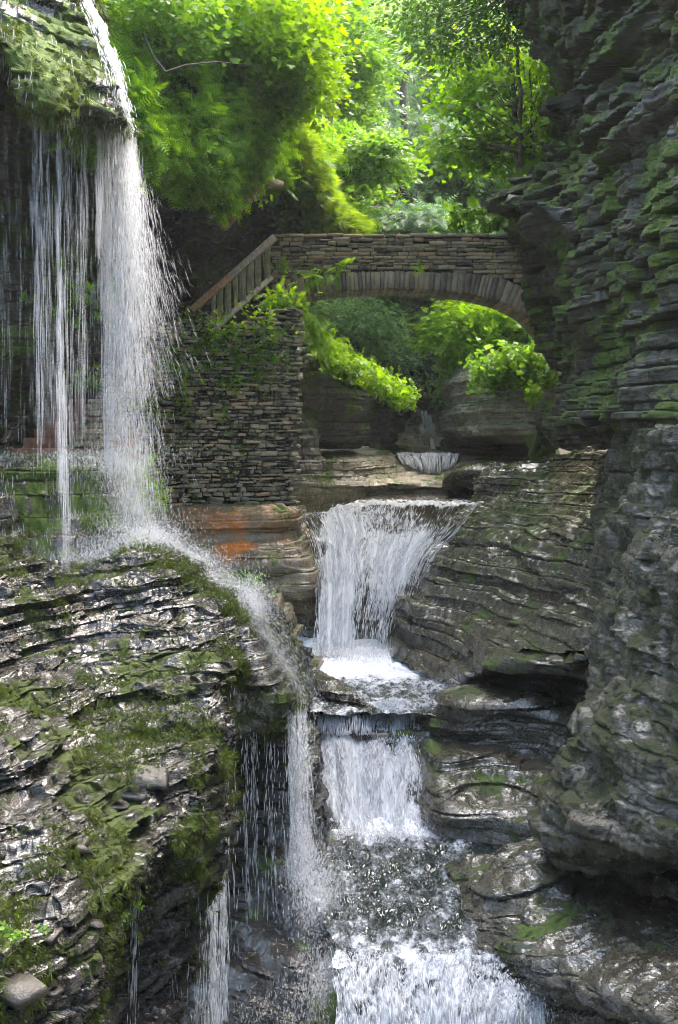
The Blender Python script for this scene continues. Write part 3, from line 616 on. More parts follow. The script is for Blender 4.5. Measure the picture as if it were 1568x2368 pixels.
# =================================================================== MASONRY, BRIDGE, STAIRS, RAILING
def stone_mat(name, dark, light, moss=.0, bump=.6, rough=(.5, .85), stain=None, vs=2.5):
    t = NT(name)
    geo = t.n('ShaderNodeNewGeometry'); pos = geo.outputs['Position']; ri = geo.outputs['Random Per Island']
    f = t.mul(t.mul(t.tex(5, pos, 5, .7, (1, 1, vs)), .75), t.mul(ri, .35), 'ADD')
    col = t.ramp(f, [(.35, dark), (.55, tuple((a + b) * .5 for a, b in zip(dark, light))), (.8, light)])
    col = t.mix(t.mul(t.step(ri, .8, .95), .5), col, (light[0] * .9, light[1] * .62, light[2] * .4))
    if stain:
        col = t.mix(t.mul(t.step(t.tex(2.2, pos, 4, .6, (1.5, 1.5, .3)), .52, .66), .6), col, stain)
    if moss:
        mk = t.mul(t.tex(1.3, pos, 5, .7), t.mul(t.tex(11, pos, 4, .7), .4), 'ADD')
        sep = t.n('ShaderNodeSeparateXYZ'); t.l(geo.outputs['Normal'], sep.inputs[0])
        mk = t.mul(mk, t.mul(sep.outputs[2], .10), 'ADD')
        m = t.step(mk, .9 - .3 * moss, .97 - .3 * moss)
        col = t.mix(m, col, t.mix(t.tex(15, pos), (.03, .055, .008), (.10, .16, .02)))
    p = t.n('ShaderNodeBsdfPrincipled'); t.l(col, p.inputs['Base Color'])
    r = t.n('ShaderNodeMapRange'); r.inputs['To Min'].default_value = rough[0]; r.inputs['To Max'].default_value = rough[1]; t.l(t.tex(6, pos), r.inputs['Value']); t.l(r.outputs[0], p.inputs['Roughness'])
    b = t.n('ShaderNodeBump'); b.inputs['Strength'].default_value = bump; b.inputs['Distance'].default_value = .03
    t.l(t.mul(t.tex(16, pos, 6, .75, (1, 1, 1.8)), t.mul(t.tex(60, pos, 2), .3), 'ADD'), b.inputs['Height']); t.l(b.outputs[0], p.inputs['Normal'])
    return t.done(p.outputs[0])

M_wall = stone_mat('mossy_dry_stone', (.05, .045, .032), (.54, .455, .29), moss=.5)
M_bridge = stone_mat('weathered_bridge_stone', (.075, .062, .044), (.47, .37, .23), moss=.22)
M_ring = stone_mat('grey_arch_stone', (.12, .10, .07), (.40, .335, .24), moss=.1, stain=(.05, .045, .038), vs=.6)
M_core = stone_mat('dark_mortar', (.018, .017, .014), (.055, .05, .04), moss=.3)
M_step = stone_mat('wet_red_brown_step', (.20, .09, .055), (.50, .235, .145), rough=(.2, .5), bump=.3)

class Boxes:
    def __init__(s): s.V = []; s.Q = []; s.n = 0
    def hexa(s, c8, bevel=.0, push=0, N=None):
        """8 corners: back 4 (ccw) then front 4; an inset front face gives the stone a rounded arris"""
        c = np.array(c8, float)
        b = s.n
        if bevel and N is not None:
            ctr = c[4:].mean(0)
            f2 = c[4:] + (ctr - c[4:]) * bevel + N * push
            c = np.vstack([c, f2])
            q = [(3, 2, 1, 0), (0, 1, 5, 4), (1, 2, 6, 5), (2, 3, 7, 6), (3, 0, 4, 7), (4, 5, 9, 8), (5, 6, 10, 9), (6, 7, 11, 10), (7, 4, 8, 11), (8, 9, 10, 11)]
        else:
            q = [(3, 2, 1, 0), (0, 1, 5, 4), (1, 2, 6, 5), (2, 3, 7, 6), (3, 0, 4, 7), (4, 5, 6, 7)]
        s.V.append(c); s.Q += [tuple(b + i for i in f) for f in q]; s.n += len(c)
    def box(s, o, X, Y, Z, j=0, **k):
        """o corner, X,Y,Z edge vectors (Y points to the front)"""
        o, X, Y, Z = (np.array(a, float) for a in (o, X, Y, Z))
        c = [o, o + X, o + X + Z, o + Z, o + Y, o + X + Y, o + X + Y + Z, o + Z + Y]
        c = np.array(c)
        if j: c[4:] += RNG.uniform(-j, j, (4, 3)); c[:4] += RNG.uniform(-j, j, (4, 3)) * .3
        s.hexa(c, **k)
    def mesh(s, name):
        return mesh_from(name, np.vstack(s.V), np.array(s.Q), 4)

def masonry(B, P, Nrm, zlo, zhi, u0f, u1f, ch=(.06, .13), wd=(.12, .45), depth=.3, prot=.05, j=.012, topj=0, keep=None, gap=.012):
    """courses on a curved face: P(s, z) -> point on the face, Nrm(s) outward; s runs in metres"""
    z = zlo
    while z < zhi - .02:
        h = min(RNG.uniform(*ch), zhi - z)
        s = u0f(z) - RNG.uniform(0, .2); s1 = u1f(z)
        while s < s1:
            w = RNG.uniform(*wd)
            if s + w > s1: w = s1 - s + .02
            if w > .03 and (keep is None or keep(s + w / 2, z + h / 2)):
                hz = h * (1 if RNG.random() > .12 else .6)
                pr = RNG.uniform(-prot, prot) * (2.0 if RNG.random() < .12 else 1)
                N = Nrm(s + w / 2)
                g = gap * RNG.uniform(.4, 1.6)
                zz0, zz1 = z + g * .5, z + hz - g * .3
                a, b = P(s + g * .5, z), P(s + w - g * .5, z)
                a0 = np.array([a[0], a[1], zz0]); b0 = np.array([b[0], b[1], zz0]); b1 = np.array([b[0], b[1], zz1]); a1 = np.array([a[0], a[1], zz1])
                fr = np.array([a0, b0, b1, a1]) + N * pr + RNG.uniform(-j, j, (4, 3))
                bk = np.array([a0, b0, b1, a1]) - N * depth
                B.hexa(np.vstack([bk, fr]), bevel=RNG.uniform(.06, .2), push=RNG.uniform(.004, .02), N=N)
            s += w
        z += h

# ---- the bridge: front face on Y=26, 1.4 m deep
YB = 26.0; BD = 1.4
def wx(u, Y=YB): return (u - CU) / F * Y
def wz(v, Y=YB): return (V0 - v) / F * Y
_lo = np.array([(640, 712), (660, 700), (675, 690), (730, 678), (784, 671), (884, 666), (984, 669), (1084, 678), (1159, 697), (1209, 722), (1240, 748), (1275, 800), (1300, 850)], float)
_hi = np.array([(640, 655), (675, 643), (784, 632), (884, 628), (984, 629), (1084, 633), (1134, 638), (1194, 652), (1240, 690), (1270, 730), (1310, 800)], float)
def ring_lo(x): return np.interp(x, wx(_lo[:, 0]), wz(_lo[:, 1]))
def ring_hi(x): return np.interp(x, wx(_hi[:, 0]), wz(_hi[:, 1]))
X0, X1 = wx(630), wx(1300)
ZT = wz(541)
br = empty('stone_bridge', ((X0 + X1) / 2, YB, ring_lo(wx(784))), 'narrow arched stone footbridge spanning the gorge, ferns growing from its joints', 'bridge')
B = Boxes()
masonry(B, lambda s, z: np.array([s, YB, z]), lambda s: np.array([0, -1, 0]), wz(660), ZT - .07, lambda z: X0, lambda z: X1, ch=(.05, .11), wd=(.12, .42), depth=.2, prot=.022,
        keep=lambda s, z: z > ring_hi(s) + .03, j=.010)
part('spandrel_wall', B.mesh('spandrel_wall'), M_bridge, br)
B = Boxes()
x = X0
while x < X1 - .1:
    w = RNG.uniform(.28, .55); h = RNG.uniform(.055, .085)
    B.box((x, YB + .42, ZT - .07), (w - .012, 0, 0), (0, -.45, 0), (0, 0, h), j=.010, bevel=.08, push=.008, N=np.array([0, -1, 0]))
    x += w
x = X0
while x < X1 - .1:
    w = RNG.uniform(.3, .6); h = RNG.uniform(.055, .09)
    B.box((x, YB + BD, ZT - .07), (w - .012, 0, 0), (0, -.4, 0), (0, 0, h), j=.010, bevel=.08, push=.008, N=np.array([0, -1, 0]))
    x += w
part('coping', B.mesh('coping'), M_bridge, br)
# core: parapets, deck and arch body as one closed prism between the ring curve and the coping
B = Boxes()
xs = np.linspace(X0, X1, 60)
for a, b in zip(xs[:-1], xs[1:]):
    la, lb = ring_lo(a) + .03, ring_lo(b) + .03
    zd = wz(600)
    for (y0, y1, zt) in ((YB + .06, YB + .34, ZT - .08), (YB + .34, YB + BD - .34, zd), (YB + BD - .34, YB + BD - .02, ZT - .08)):
        B.hexa([(a, y1, la), (b, y1, lb), (b, y1, zt), (a, y1, zt), (a, y0, la), (b, y0, lb), (b, y0, zt), (a, y0, zt)])
part('bridge_core', B.mesh('bridge_core'), M_core, br)
# voussoirs of irregular width
B = Boxes()
cu = np.linspace(wx(655), wx(1285), 900)
L = np.concatenate([[0], np.cumsum(np.hypot(np.diff(cu), np.diff(ring_lo(cu))))])
s = 0
while s < L[-1] - .12:
    w = RNG.uniform(.075, .15)
    q = []
    for ss in (s + .005, s + w - .005):
        x0 = np.interp(ss, L, cu); z0 = ring_lo(x0)
        tg = np.array([np.interp(ss + .15, L, cu) - np.interp(ss - .15, L, cu), 0]); tg[1] = ring_lo(np.interp(ss + .15, L, cu)) - ring_lo(np.interp(ss - .15, L, cu))
        n = np.array([-tg[1], tg[0]]) / (np.hypot(*tg) + 1e-9)
        hh = max(.3, min(.5, ring_hi(x0) - z0)) + RNG.uniform(-.02, .02)
        q.append((x0, z0, x0 + n[0] * hh, z0 + n[1] * hh))
    a, b = q
    pr = RNG.uniform(-.012, .018)
    y0 = YB - .03 - pr; y1 = YB + BD + .01
    c = np.array([(a[0], y1, a[1]), (b[0], y1, b[1]), (b[2], y1, b[3]), (a[2], y1, a[3]), (a[0], y0, a[1]), (b[0], y0, b[1]), (b[2], y0, b[3]), (a[2], y0, a[3])])
    c[4:] += RNG.uniform(-.006, .006, (4, 3))
    B.hexa(c, bevel=.06, push=.008, N=np.array([0, -1, 0]))
    s += w
part('arch_ring', B.mesh('arch_ring'), M_ring, br)

# ---- dry stone wall under the stairs: a face that bends back at its left end
def wallY(u): return np.interp(u, [180, 300, 430, 600, 700], [20.6, 21.6, 22.6, 23.0, 23.4])
us = np.linspace(180, 706, 300); wp = np.array([((u - CU) / F * wallY(u), wallY(u)) for u in us])
WL = np.concatenate([[0], np.cumsum(np.linalg.norm(np.diff(wp, axis=0), axis=1))])
def WP(s, z): return np.array([np.interp(s, WL, wp[:, 0]), np.interp(s, WL, wp[:, 1]), z])
def WN(s):
    d = WP(s + .2, 0) - WP(s - .2, 0); n = np.array([d[1], -d[0], 0]); return n / np.linalg.norm(n)
def s_of(u): return float(np.interp(u, us, WL))
def z_at(u, v): return (V0 - v) / F * wallY(u)
top_pts = [(180, 1010), (200, 960), (236, 905), (240, 850), (300, 842), (322, 838), (330, 755), (400, 744), (452, 738), (455, 716), (490, 722), (500, 762), (560, 745), (600, 725), (640, 716), (686, 712), (706, 714)]
tp_s = [s_of(u) for u, v in top_pts]; tp_z = [z_at(u, v) for u, v in top_pts]
def keepw(s, z): 
    return z < np.interp(s, tp_s, tp_z)
dw = empty('stone_wall', WP(s_of(500), z_at(500, 1180)), 'tall rugged dry stone wall overgrown with ferns, under the wooden railing', 'wall')
B = Boxes()
def edge_r(z):
    v = V0 - z * F / 23.3
    return s_of(float(np.interp(v, [700, 860, 1000, 1180], [704, 700, 692, 686]))) + RNG.uniform(-.10, .05)
masonry(B, WP, WN, z_at(500, 1182), 2.75, lambda z: 0, edge_r, ch=(.045, .105), wd=(.08, .34), depth=.35, prot=.075, keep=lambda s, z: s > s_of(252) and keepw(s, z), j=.022, gap=.026)
part('stone_courses', B.mesh('stone_courses'), M_wall, dw)
B = Boxes()
ss = np.linspace(s_of(262), WL[-1] - .32, 46)
for a, b in zip(ss[:-1], ss[1:]):
    za, zb = np.interp(a, tp_s, tp_z) - .06, np.interp(b, tp_s, tp_z) - .06
    z0 = z_at(500, 1190)
    pa, pb = WP(a, 0), WP(b, 0); N = WN((a + b) / 2)
    c = [(*(pa - N * .8)[:2], z0), (*(pb - N * .8)[:2], z0), (*(pb - N * .8)[:2], zb), (*(pa - N * .8)[:2], za), (*(pa - N * .09)[:2], z0), (*(pb - N * .09)[:2], z0), (*(pb - N * .09)[:2], zb), (*(pa - N * .09)[:2], za)]
    B.hexa(c)
part('wall_core', B.mesh('wall_core'), M_core, dw)

# ---- red-brown steps left of it, and the side wall
stp = [(1036, 30, 300), (1013, 52, 300), (993, 78, 290), (975, 98, 280), (955, 118, 262), (938, 138, 250), (922, 158, 250), (902, 170, 250), (885, 182, 262), (868, 198, 275), (850, 216, 285), (832, 234, 300), (814, 250, 310)]
st = empty('stone_steps', W(150, 1036, 20.5), 'red-brown stone steps rising behind the waterfall strands on the left', 'steps')
for i, (v, ul, ur) in enumerate(stp):
    Y = 20.3 + i * .27
    z1 = (V0 - v) / F * Y; z0 = z1 - .21
    B = Boxes(); B.box(((ul - CU) / F * Y, Y + .75, z0), ((ur - ul) / F * Y, 0, 0), (0, -.75, 0), (0, 0, z1 - z0), j=.012, bevel=.02, push=.004, N=np.array([0, -1, 0]))
    part('step', B.mesh('step'), M_step, st)
sw = empty('side_wall', W(200, 1030, 20.2), 'low layered stone wall edging the red-brown steps on the right', 'wall')
B = Boxes()
for (v, ul, ur) in [(1032, 150, 262), (1018, 165, 262), (1004, 190, 262), (990, 178, 258), (976, 186, 262), (962, 196, 258), (948, 196, 262), (934, 200, 258), (920, 226, 258), (906, 238, 290), (892, 236, 284)]:
    Y = 20.15 + (1032 - v) / 140 * .5; x = (ul - CU) / F * Y; xe = (ur - CU) / F * Y
    z0 = (V0 - v) / F * Y
    while x < xe:
        w = min(RNG.uniform(.15, .5), xe - x + .02); B.box((x, Y + .4, z0), (w - .012, 0, 0), (0, -.4 + RNG.uniform(-.05, .03), 0), (0, 0, RNG.uniform(.08, .108)), j=.012, bevel=.1, push=.01, N=np.array([0, -1, 0])); x += w
part('stone_courses', B.mesh('stone_courses'), M_wall, sw)

# ---- wooden railing
def wood_mat(name, a, b, g=0.):
    t = NT(name); pos = t.n('ShaderNodeNewGeometry').outputs['Position']
    f = t.tex(6, pos, 6, .7, (4, 4, .7)); col = t.ramp(f, [(.35, a), (.65, b)])
    if g: col = t.mix(t.mul(t.step(t.tex(2.5, pos, 4), .45, .6), g), col, (.09, .12, .03))
    p = t.n('ShaderNodeBsdfPrincipled', i_Roughness=.65); t.l(col, p.inputs['Base Color'])
    bb = t.n('ShaderNodeBump'); bb.inputs['Strength'].default_value = .5; bb.inputs['Distance'].default_value = .01; t.l(t.tex(20, pos, 5, .7, (4, 4, .5)), bb.inputs['Height']); t.l(bb.outputs[0], p.inputs['Normal'])
    return t.done(p.outputs[0])
M_post = wood_mat('greenish_weathered_wood', (.18, .15, .095), (.46, .40, .25), .4)
M_rail = wood_mat('grey_weathered_wood', (.16, .135, .11), (.42, .36, .29))
M_red = wood_mat('reddish_weathered_wood', (.24, .12, .06), (.46, .27, .15))
def beam(name, a, b, w, h, mat, par, side=(0, 1, 0), up=None):
    """beam from a to b; width w along side, height h"""
    a, b = np.array(a, float), np.array(b, float); d = b - a; s = np.array(side, float); s /= np.linalg.norm(s)
    n = np.cross(d, s) if up is None else np.array(up, float); n = n / np.linalg.norm(n)
    B = Boxes(); B.box(a + s * w / 2 - n * h / 2, d, -s * w, n * h, j=.003, bevel=.04, push=.002, N=-s)
    return part(name, B.mesh(name), mat, par)
rl = empty('wooden_railing', W(500, 757, 24.2), 'weathered wooden railing sloping down the stairs to the left of the bridge', 'railing')
Ya, Yb = 24.2, 25.7
def R_(u, v): 
    Y = np.interp(u, [448, 636], [Ya, Yb]); return W(u, v, Y)
beam('top_rail', R_(536, 638), R_(636, 548), .24, .15, M_rail, rl)
beam('top_rail', R_(444, 718), R_(537, 637), .235, .145, M_red, rl)
beam('bottom_rail', R_(497, 760), R_(629, 640), .16, .11, M_rail, rl)
def post(u, w, du=0, yo=0):
    vt = 556 + (628 - u) * .885 ; vb = 634 + (629 - u) * .92
    a, b = R_(u + du, min(vb, 1000)), R_(u, vt)
    a[1] += yo; b[1] += yo
    beam('baluster', a, b, .10, w, M_post, rl)
for u, w, d, yo in ((619, .12, 0, 0), (597, .13, 0, 0), (580, .14, 0, 0), (562, .14, 0, 0), (546, .08, 0, 0), (528, .12, 0, 0), (509, .12, 0, 0), (494, .09, 0, 0), (606, .05, 12, .04), (538, .05, 9, .04)):
    post(u, w, d, yo)

# ---- weathered slab edge and small wooden lintel under the ferns
sb = empty('orange_slab', W(515, 530, 22.0), 'long orange-brown rock slab edge slanting under the hanging ferns', 'rock slab')
B = Boxes()
pts = [(508, 530, 21.9), (528, 512, 22.1), (548, 488, 22.4), (572, 462, 22.8), (592, 440, 23.2), (602, 422, 23.4)]
for (a, b) in zip(pts[:-1], pts[1:]):
    pa, pb = W(*a), W(*b); t_ = RNG.uniform(.20, .28)
    B.hexa([pa + (0, .5, 0), pb + (0, .5, 0), pb + (.0, .5, t_), pa + (0, .5, t_), pa + RNG.uniform(-.02, .02, 3), pb + RNG.uniform(-.02, .02, 3), pb + (-.05, .1, t_), pa + (-.05, .1, t_)], bevel=.12, push=.02, N=np.array([.3, -1, -.2]))
part('slab', B.mesh('slab'), stone_mat('orange_brown_slab', (.14, .09, .05), (.42, .24, .11), rough=(.5, .8)), sb)
sb = empty('grey_slab', W(630, 430, 25.6), 'flat grey rock slab jutting out beside the top of the orange slab', 'rock slab')
B = Boxes(); B.hexa([W(600, 436, 25.2), W(655, 440, 25.4), W(655, 425, 25.4), W(604, 405, 25.2), W(607, 438, 24.0), W(654, 436, 24.4), W(656, 420, 24.4), W(612, 404, 24.0)], bevel=.1, push=.03, N=np.array([0, -1, 0]))
part('slab', B.mesh('slab'), M_ring, sb)
# =================================================================== WATER
def water_mat(name, fleck_scale=(3., 30.), amount=.5, base=(.018, .026, .024), rough=.06, bump=.35, flow=(1, 1, 1)):
    t = NT(name)
    geo = t.n('ShaderNodeNewGeometry'); pos = geo.outputs['Position']
    at = t.n('ShaderNodeAttribute', attribute_name='foam')
    n1 = t.tex(fleck_scale[0], pos, 6, .72, flow); n2 = t.tex(fleck_scale[1], pos, 4, .7, flow)
    f = t.mul(t.mul(n1, .65), t.mul(n2, .35), 'ADD')
    f = t.mul(f, t.mul(t.mul(at.outputs['Fac'], .5), .25, 'SUBTRACT'), 'ADD')
    k = t.step(f, .55, .72)
    p = t.n('ShaderNodeBsdfPrincipled', i_Roughness=rough); p.inputs['Specular IOR Level'].default_value = .7
    t.l(t.mix(t.mul(k, .95), base, (.80, .83, .87)), p.inputs['Base Color'])  # white flecks colour in froth, and glitter on the open pool
    r = t.mul(t.mul(k, .5), rough, 'ADD'); t.l(r, p.inputs['Roughness'])
    b = t.n('ShaderNodeBump'); b.inputs['Strength'].default_value = bump; b.inputs['Distance'].default_value = .12
    t.l(t.mul(t.tex(5, pos, 3, .55, flow), t.mul(k, .5), 'ADD'), b.inputs['Height']); t.l(b.outputs[0], p.inputs['Normal'])
    return t.done(p.outputs[0])

def fall_mat(name, su=40., sv=3., thr=.5, soft=.12, col=(.76, .79, .83), bump=.6, op=.96, dist=.9):
    """foamy falling sheet: UV x runs across, y down"""
    t = NT(name)
    uv = t.n('ShaderNodeTexCoord').outputs['UV']
    at = t.n('ShaderNodeAttribute', attribute_name='foam')
    n1 = t.tex(1., uv, 5, .7, (su, sv, 1), dist); n2 = t.tex(1., uv, 4, .7, (su * 3.1, sv * 3.0, 1), dist * .7)
    f = t.mul(t.mul(n1, .6), t.mul(n2, .4), 'ADD')
    f = t.mul(f, t.mul(t.mul(at.outputs['Fac'], .75), .375, 'SUBTRACT'), 'ADD')
    k = t.mul(t.step(f, thr - soft, thr + soft), op)
    d = t.n('ShaderNodeBsdfPrincipled', i_Roughness=.45); d.inputs['Base Color'].default_value = (*col, 1); d.inputs['Specular IOR Level'].default_value = .6
    b = t.n('ShaderNodeBump'); b.inputs['Strength'].default_value = bump; b.inputs['Distance'].default_value = .08
    t.l(f, b.inputs['Height']); t.l(b.outputs[0], d.inputs['Normal'])
    tl = t.n('ShaderNodeBsdfTranslucent'); tl.inputs['Color'].default_value = (*col, 1)
    m = t.n('ShaderNodeMixShader', i_Fac=.35); t.l(d.outputs[0], m.inputs[1]); t.l(tl.outputs[0], m.inputs[2])
    tr = t.n('ShaderNodeBsdfTransparent'); m2 = t.n('ShaderNodeMixShader'); t.l(k, m2.inputs[0]); t.l(tr.outputs[0], m2.inputs[1]); t.l(m.outputs[0], m2.inputs[2])
    return t.done(m2.outputs[0])

def drop_mat(name, op, col=(.90, .92, .95)):
    t = NT(name)
    d = t.n('ShaderNodeBsdfDiffuse'); d.inputs[0].default_value = (*col, 1)
    tl = t.n('ShaderNodeBsdfTranslucent'); tl.inputs[0].default_value = (*col, 1)
    m = t.n('ShaderNodeMixShader', i_Fac=.5); t.l(d.outputs[0], m.inputs[1]); t.l(tl.outputs[0], m.inputs[2])
    tr = t.n('ShaderNodeBsdfTransparent'); m2 = t.n('ShaderNodeMixShader', i_Fac=op); t.l(tr.outputs[0], m2.inputs[1]); t.l(m.outputs[0], m2.inputs[2])
    return t.done(m2.outputs[0])
M_mid = drop_mat('white_strands', .28, (.74, .77, .81)); M_drop = drop_mat('white_water_threads', .80); M_thin = drop_mat('thin_spray', .42); M_mistd = drop_mat('fine_mist_drops', .22)

def spindles(A, Bm, C, w):
    """thin threads from A through Bm to C (n,3), half width w (n,) -> V, F"""
    n = len(A); w = np.broadcast_to(w, (n,))[:, None]
    d = C - A; d /= np.linalg.norm(d, axis=1, keepdims=True) + 1e-9
    s = np.cross(d, np.array([0, 1., 0])); s /= np.linalg.norm(s, axis=1, keepdims=True) + 1e-9
    q = np.cross(d, s)
    V = np.stack([A, Bm + s * w, Bm - s * w * .5 + q * w * .86, Bm - s * w * .5 - q * w * .86, C], 1).reshape(-1, 3)
    f = np.array([(0, 1, 2), (0, 2, 3), (0, 3, 1), (4, 2, 1), (4, 3, 2), (4, 1, 3)])
    return V, (f[None] + (np.arange(n) * 5)[:, None, None]).reshape(-1, 3)

def sheet_point(S, a, b):
    """bilinear sample of grid S (nv,nu,3) at a across, b down in 0..1"""
    nv, nu = S.shape[:2]
    x = np.clip(a, 0, .99999) * (nu - 1); y = np.clip(b, 0, .99999) * (nv - 1)
    i, j = x.astype(int), y.astype(int); fx, fy = (x - i)[:, None], (y - j)[:, None]
    return (S[j, i] * (1 - fx) + S[j, i + 1] * fx) * (1 - fy) + (S[j + 1, i] * (1 - fx) + S[j + 1, i + 1] * fx) * fy

def waterfall(name, rows, label, nv=160, nu=200, foam=None, mat=None, n_thread=6000, w=(.003, .009), ln=(.02, .10), lift=.06, rough=.05, wts=None, tmat=None, sheet=True, ff=(6, 3), bot=.0):
    S0 = surf(rows, nv, nu)
    N = normals(S0)
    a, b = np.meshgrid(np.linspace(0, 1, nu), np.linspace(0, 1, nv))
    Wd = np.linalg.norm(S0[0, -1] - S0[0, 0])
    r = fbm(a * Wd * ff[0], b * ff[1], 0 * a, 5, 4) 
    S = S0 + N * (rough * r)[..., None]
    fm = np.full(a.shape, .5) if foam is None else foam(a, b)
    root = empty(name, S0[-1, nu // 2], label, 'waterfall', None, 'structure')
    if sheet:
        me = grid_mesh('foam_sheet', S, uv=True, attr={'foam': fm}); part('foam_sheet', me, mat, root)
    n = n_thread
    ta = RNG.random(n * 3); tb = RNG.random(n * 3)
    pr = np.clip(fm[(tb * (nv - 1)).astype(int), (ta * (nu - 1)).astype(int)], .03, 1)
    # threads gather in strands
    pr = pr * (.25 + .75 * sstep(-.15, .35, noise(ta * Wd * 9, tb * 2.2, 0 * ta, 9)))
    k = RNG.random(n * 3) < pr; ta, tb = ta[k][:n], tb[k][:n]; n = len(ta)
    L = RNG.uniform(*ln, n) * (1 - .4 * (tb > .8))
    dr = RNG.normal(0, .004, n)
    O = N[(tb * (nv - 1)).astype(int), (ta * (nu - 1)).astype(int)] * (np.abs(RNG.normal(0, lift, n)) * (.4 + tb))[:, None] + RNG.normal(0, .008, (n, 3))
    p0 = sheet_point(S, ta, tb) + O; p1 = sheet_point(S, ta + dr, tb + L / 2) + O; p2 = sheet_point(S, ta + dr * 2, tb + L) + O
    V, Fc = spindles(p0, p1, p2, RNG.uniform(*w, n))
    part('water_threads', mesh_from('water_threads', V, Fc, 3), tmat or M_drop, root)
    return root, S

def pool(name, rows, nv, nu, z, mat, label, foam, amp=.02, fr=(5, 3)):
    S = surf(rows, nv, nu)
    x, y = S[..., 0], S[..., 1]
    if z is not None: S[..., 2] = z
    S[..., 2] += amp * fbm(x * fr[0], y * fr[1], 0 * x, 3, 4, .6)
    me = grid_mesh(name, S, attr={'foam': foam(x, y)})
    o = link(name, me, mat); tag(o, label, None, None, 'structure'); return o, S

M_pool = water_mat('rippled_stream', (4, 19), flow=(1, .5, 1), bump=.8)
M_run = water_mat('fast_shallow_water', (5, 40), base=(.035, .034, .03), flow=(1, .35, 1), bump=.6)
M_fallA = fall_mat('dense_foam_fall', 20, 7, .53, .085)
M_fallB = fall_mat('broken_foam_fall', 16, 8, .55, .09)

# upper pool
def Zp(v, Y): return (V0 - v) / F * Y
Z1 = Zp(1143, 33)
def poolrow(v, us, z): 
    Y = (V0 - v) / z * -1 * -F / 1 if False else z * F / (V0 - v)
    return [(u, v, Y) for u in us]
pool('upper_pool', [poolrow(1136, (870, 910, 970, 1030, 1120, 1200), Z1), poolrow(1146, (845, 900, 960, 1030, 1115, 1180), Z1), poolrow(1156, (825, 880, 950, 1020, 1090, 1140), Z1), poolrow(1166, (800, 860, 930, 1000, 1060, 1105), Z1)],
     60, 260, Z1, M_run, 'bright shallow water at the top of the big waterfall', lambda x, y: sstep(32.5, 26, y) * .55 + .42, amp=.02)
Z2 = Zp(1560, 18.2)
us2 = (600, 700, 800, 880, 950, 1040, 1130)
pool('plunge_pool', [poolrow(v, us2, Z2) for v in (1440, 1500, 1560, 1600, 1650)], 200, 260, Z2, M_pool, 'foaming plunge pool below the big waterfall',
     lambda x, y: np.clip(.74 + .5 * sstep(17.0, 19.5, y) * sstep(1.8, .6, x), 0, 1.1), amp=.035, fr=(4, 3))
Z3 = Zp(2000, 12.6)
pool('lower_pool', [poolrow(v, [l + (1345 - l) * k / 6 for k in range(7)], Z3) for v, l in ((1860, 690), (1900, 700), (1960, 722), (2030, 716), (2110, 735), (2180, 775), (2235, 760))], 420, 420, Z3, M_pool, 'rippled lower pool with froth and glitter painted as white flecks, bottom centre',
     lambda x, y: np.clip(.62 + .45 * sstep(12.9, 14.2, y) * sstep(1.9, .6, x) + .18 * sstep(11.3, 10.3, y) - .1 * sstep(1.0, 1.8, x), 0, 1.1), amp=.035, fr=(4.5, 3.0))  # froth below the cascade; elsewhere the white flecks are painted glitter
us4 = (850, 900, 950, 1000, 1070, 1120)
Z0 = Zp(1050, 37)

# big waterfall
def foamA(a, b):
    core = np.exp(-((a - (.16 + .10 * (1 - b))) / .13) ** 2)
    side = .55 * np.exp(-((a - .62) / .28) ** 2)
    return np.clip(.22 - .35 * np.exp(-((a - .68) / .25) ** 2) * sstep(.5, .2, b) * sstep(.02, .1, b) + core * (.35 + .75 * b) + side + .25 * sstep(.12, .0, b) - .35 * sstep(.55, 1, b) * sstep(.3, .45, a) , 0, 1.15)
rows = [
 [(688, 1202, 24.4), (740, 1184, 24.8), (820, 1160, 26.0), (920, 1160, 26.0), (1020, 1162, 26.0), (1120, 1160, 26.2)],
 [(692, 1206, 23.6), (745, 1190, 23.8), (820, 1190, 24.4), (910, 1200, 24.2), (1005, 1200, 24.0), (1095, 1190, 24.4)],
 [(712, 1240, 22.9), (760, 1235, 23.0), (830, 1235, 23.2), (905, 1245, 23.0), (985, 1245, 22.6), (1065, 1225, 23.2)],
 [(724, 1300, 21.9), (765, 1300, 22.0), (825, 1300, 22.0), (890, 1300, 21.9), (955, 1295, 21.8), (1010, 1280, 22.2)],
 [(730, 1370, 21.0), (768, 1375, 20.9), (820, 1375, 21.0), (880, 1375, 20.9), (930, 1370, 20.9), (975, 1350, 21.4)],
 [(730, 1450, 20.2), (768, 1455, 20.1), (815, 1450, 20.2), (865, 1450, 20.2), (915, 1445, 20.3), (955, 1430, 20.9)],
 [(730, 1516, 19.7), (768, 1520, 19.6), (812, 1518, 19.7), (858, 1514, 19.7), (905, 1512, 19.8), (945, 1505, 20.5)]]
waterfall('main_waterfall', rows, 'big white waterfall fanning down into the plunge pool at centre', nv=220, nu=260, foam=foamA, mat=M_fallA, n_thread=4500, w=(.003, .008), ln=(.03, .09), lift=.06, rough=.05)
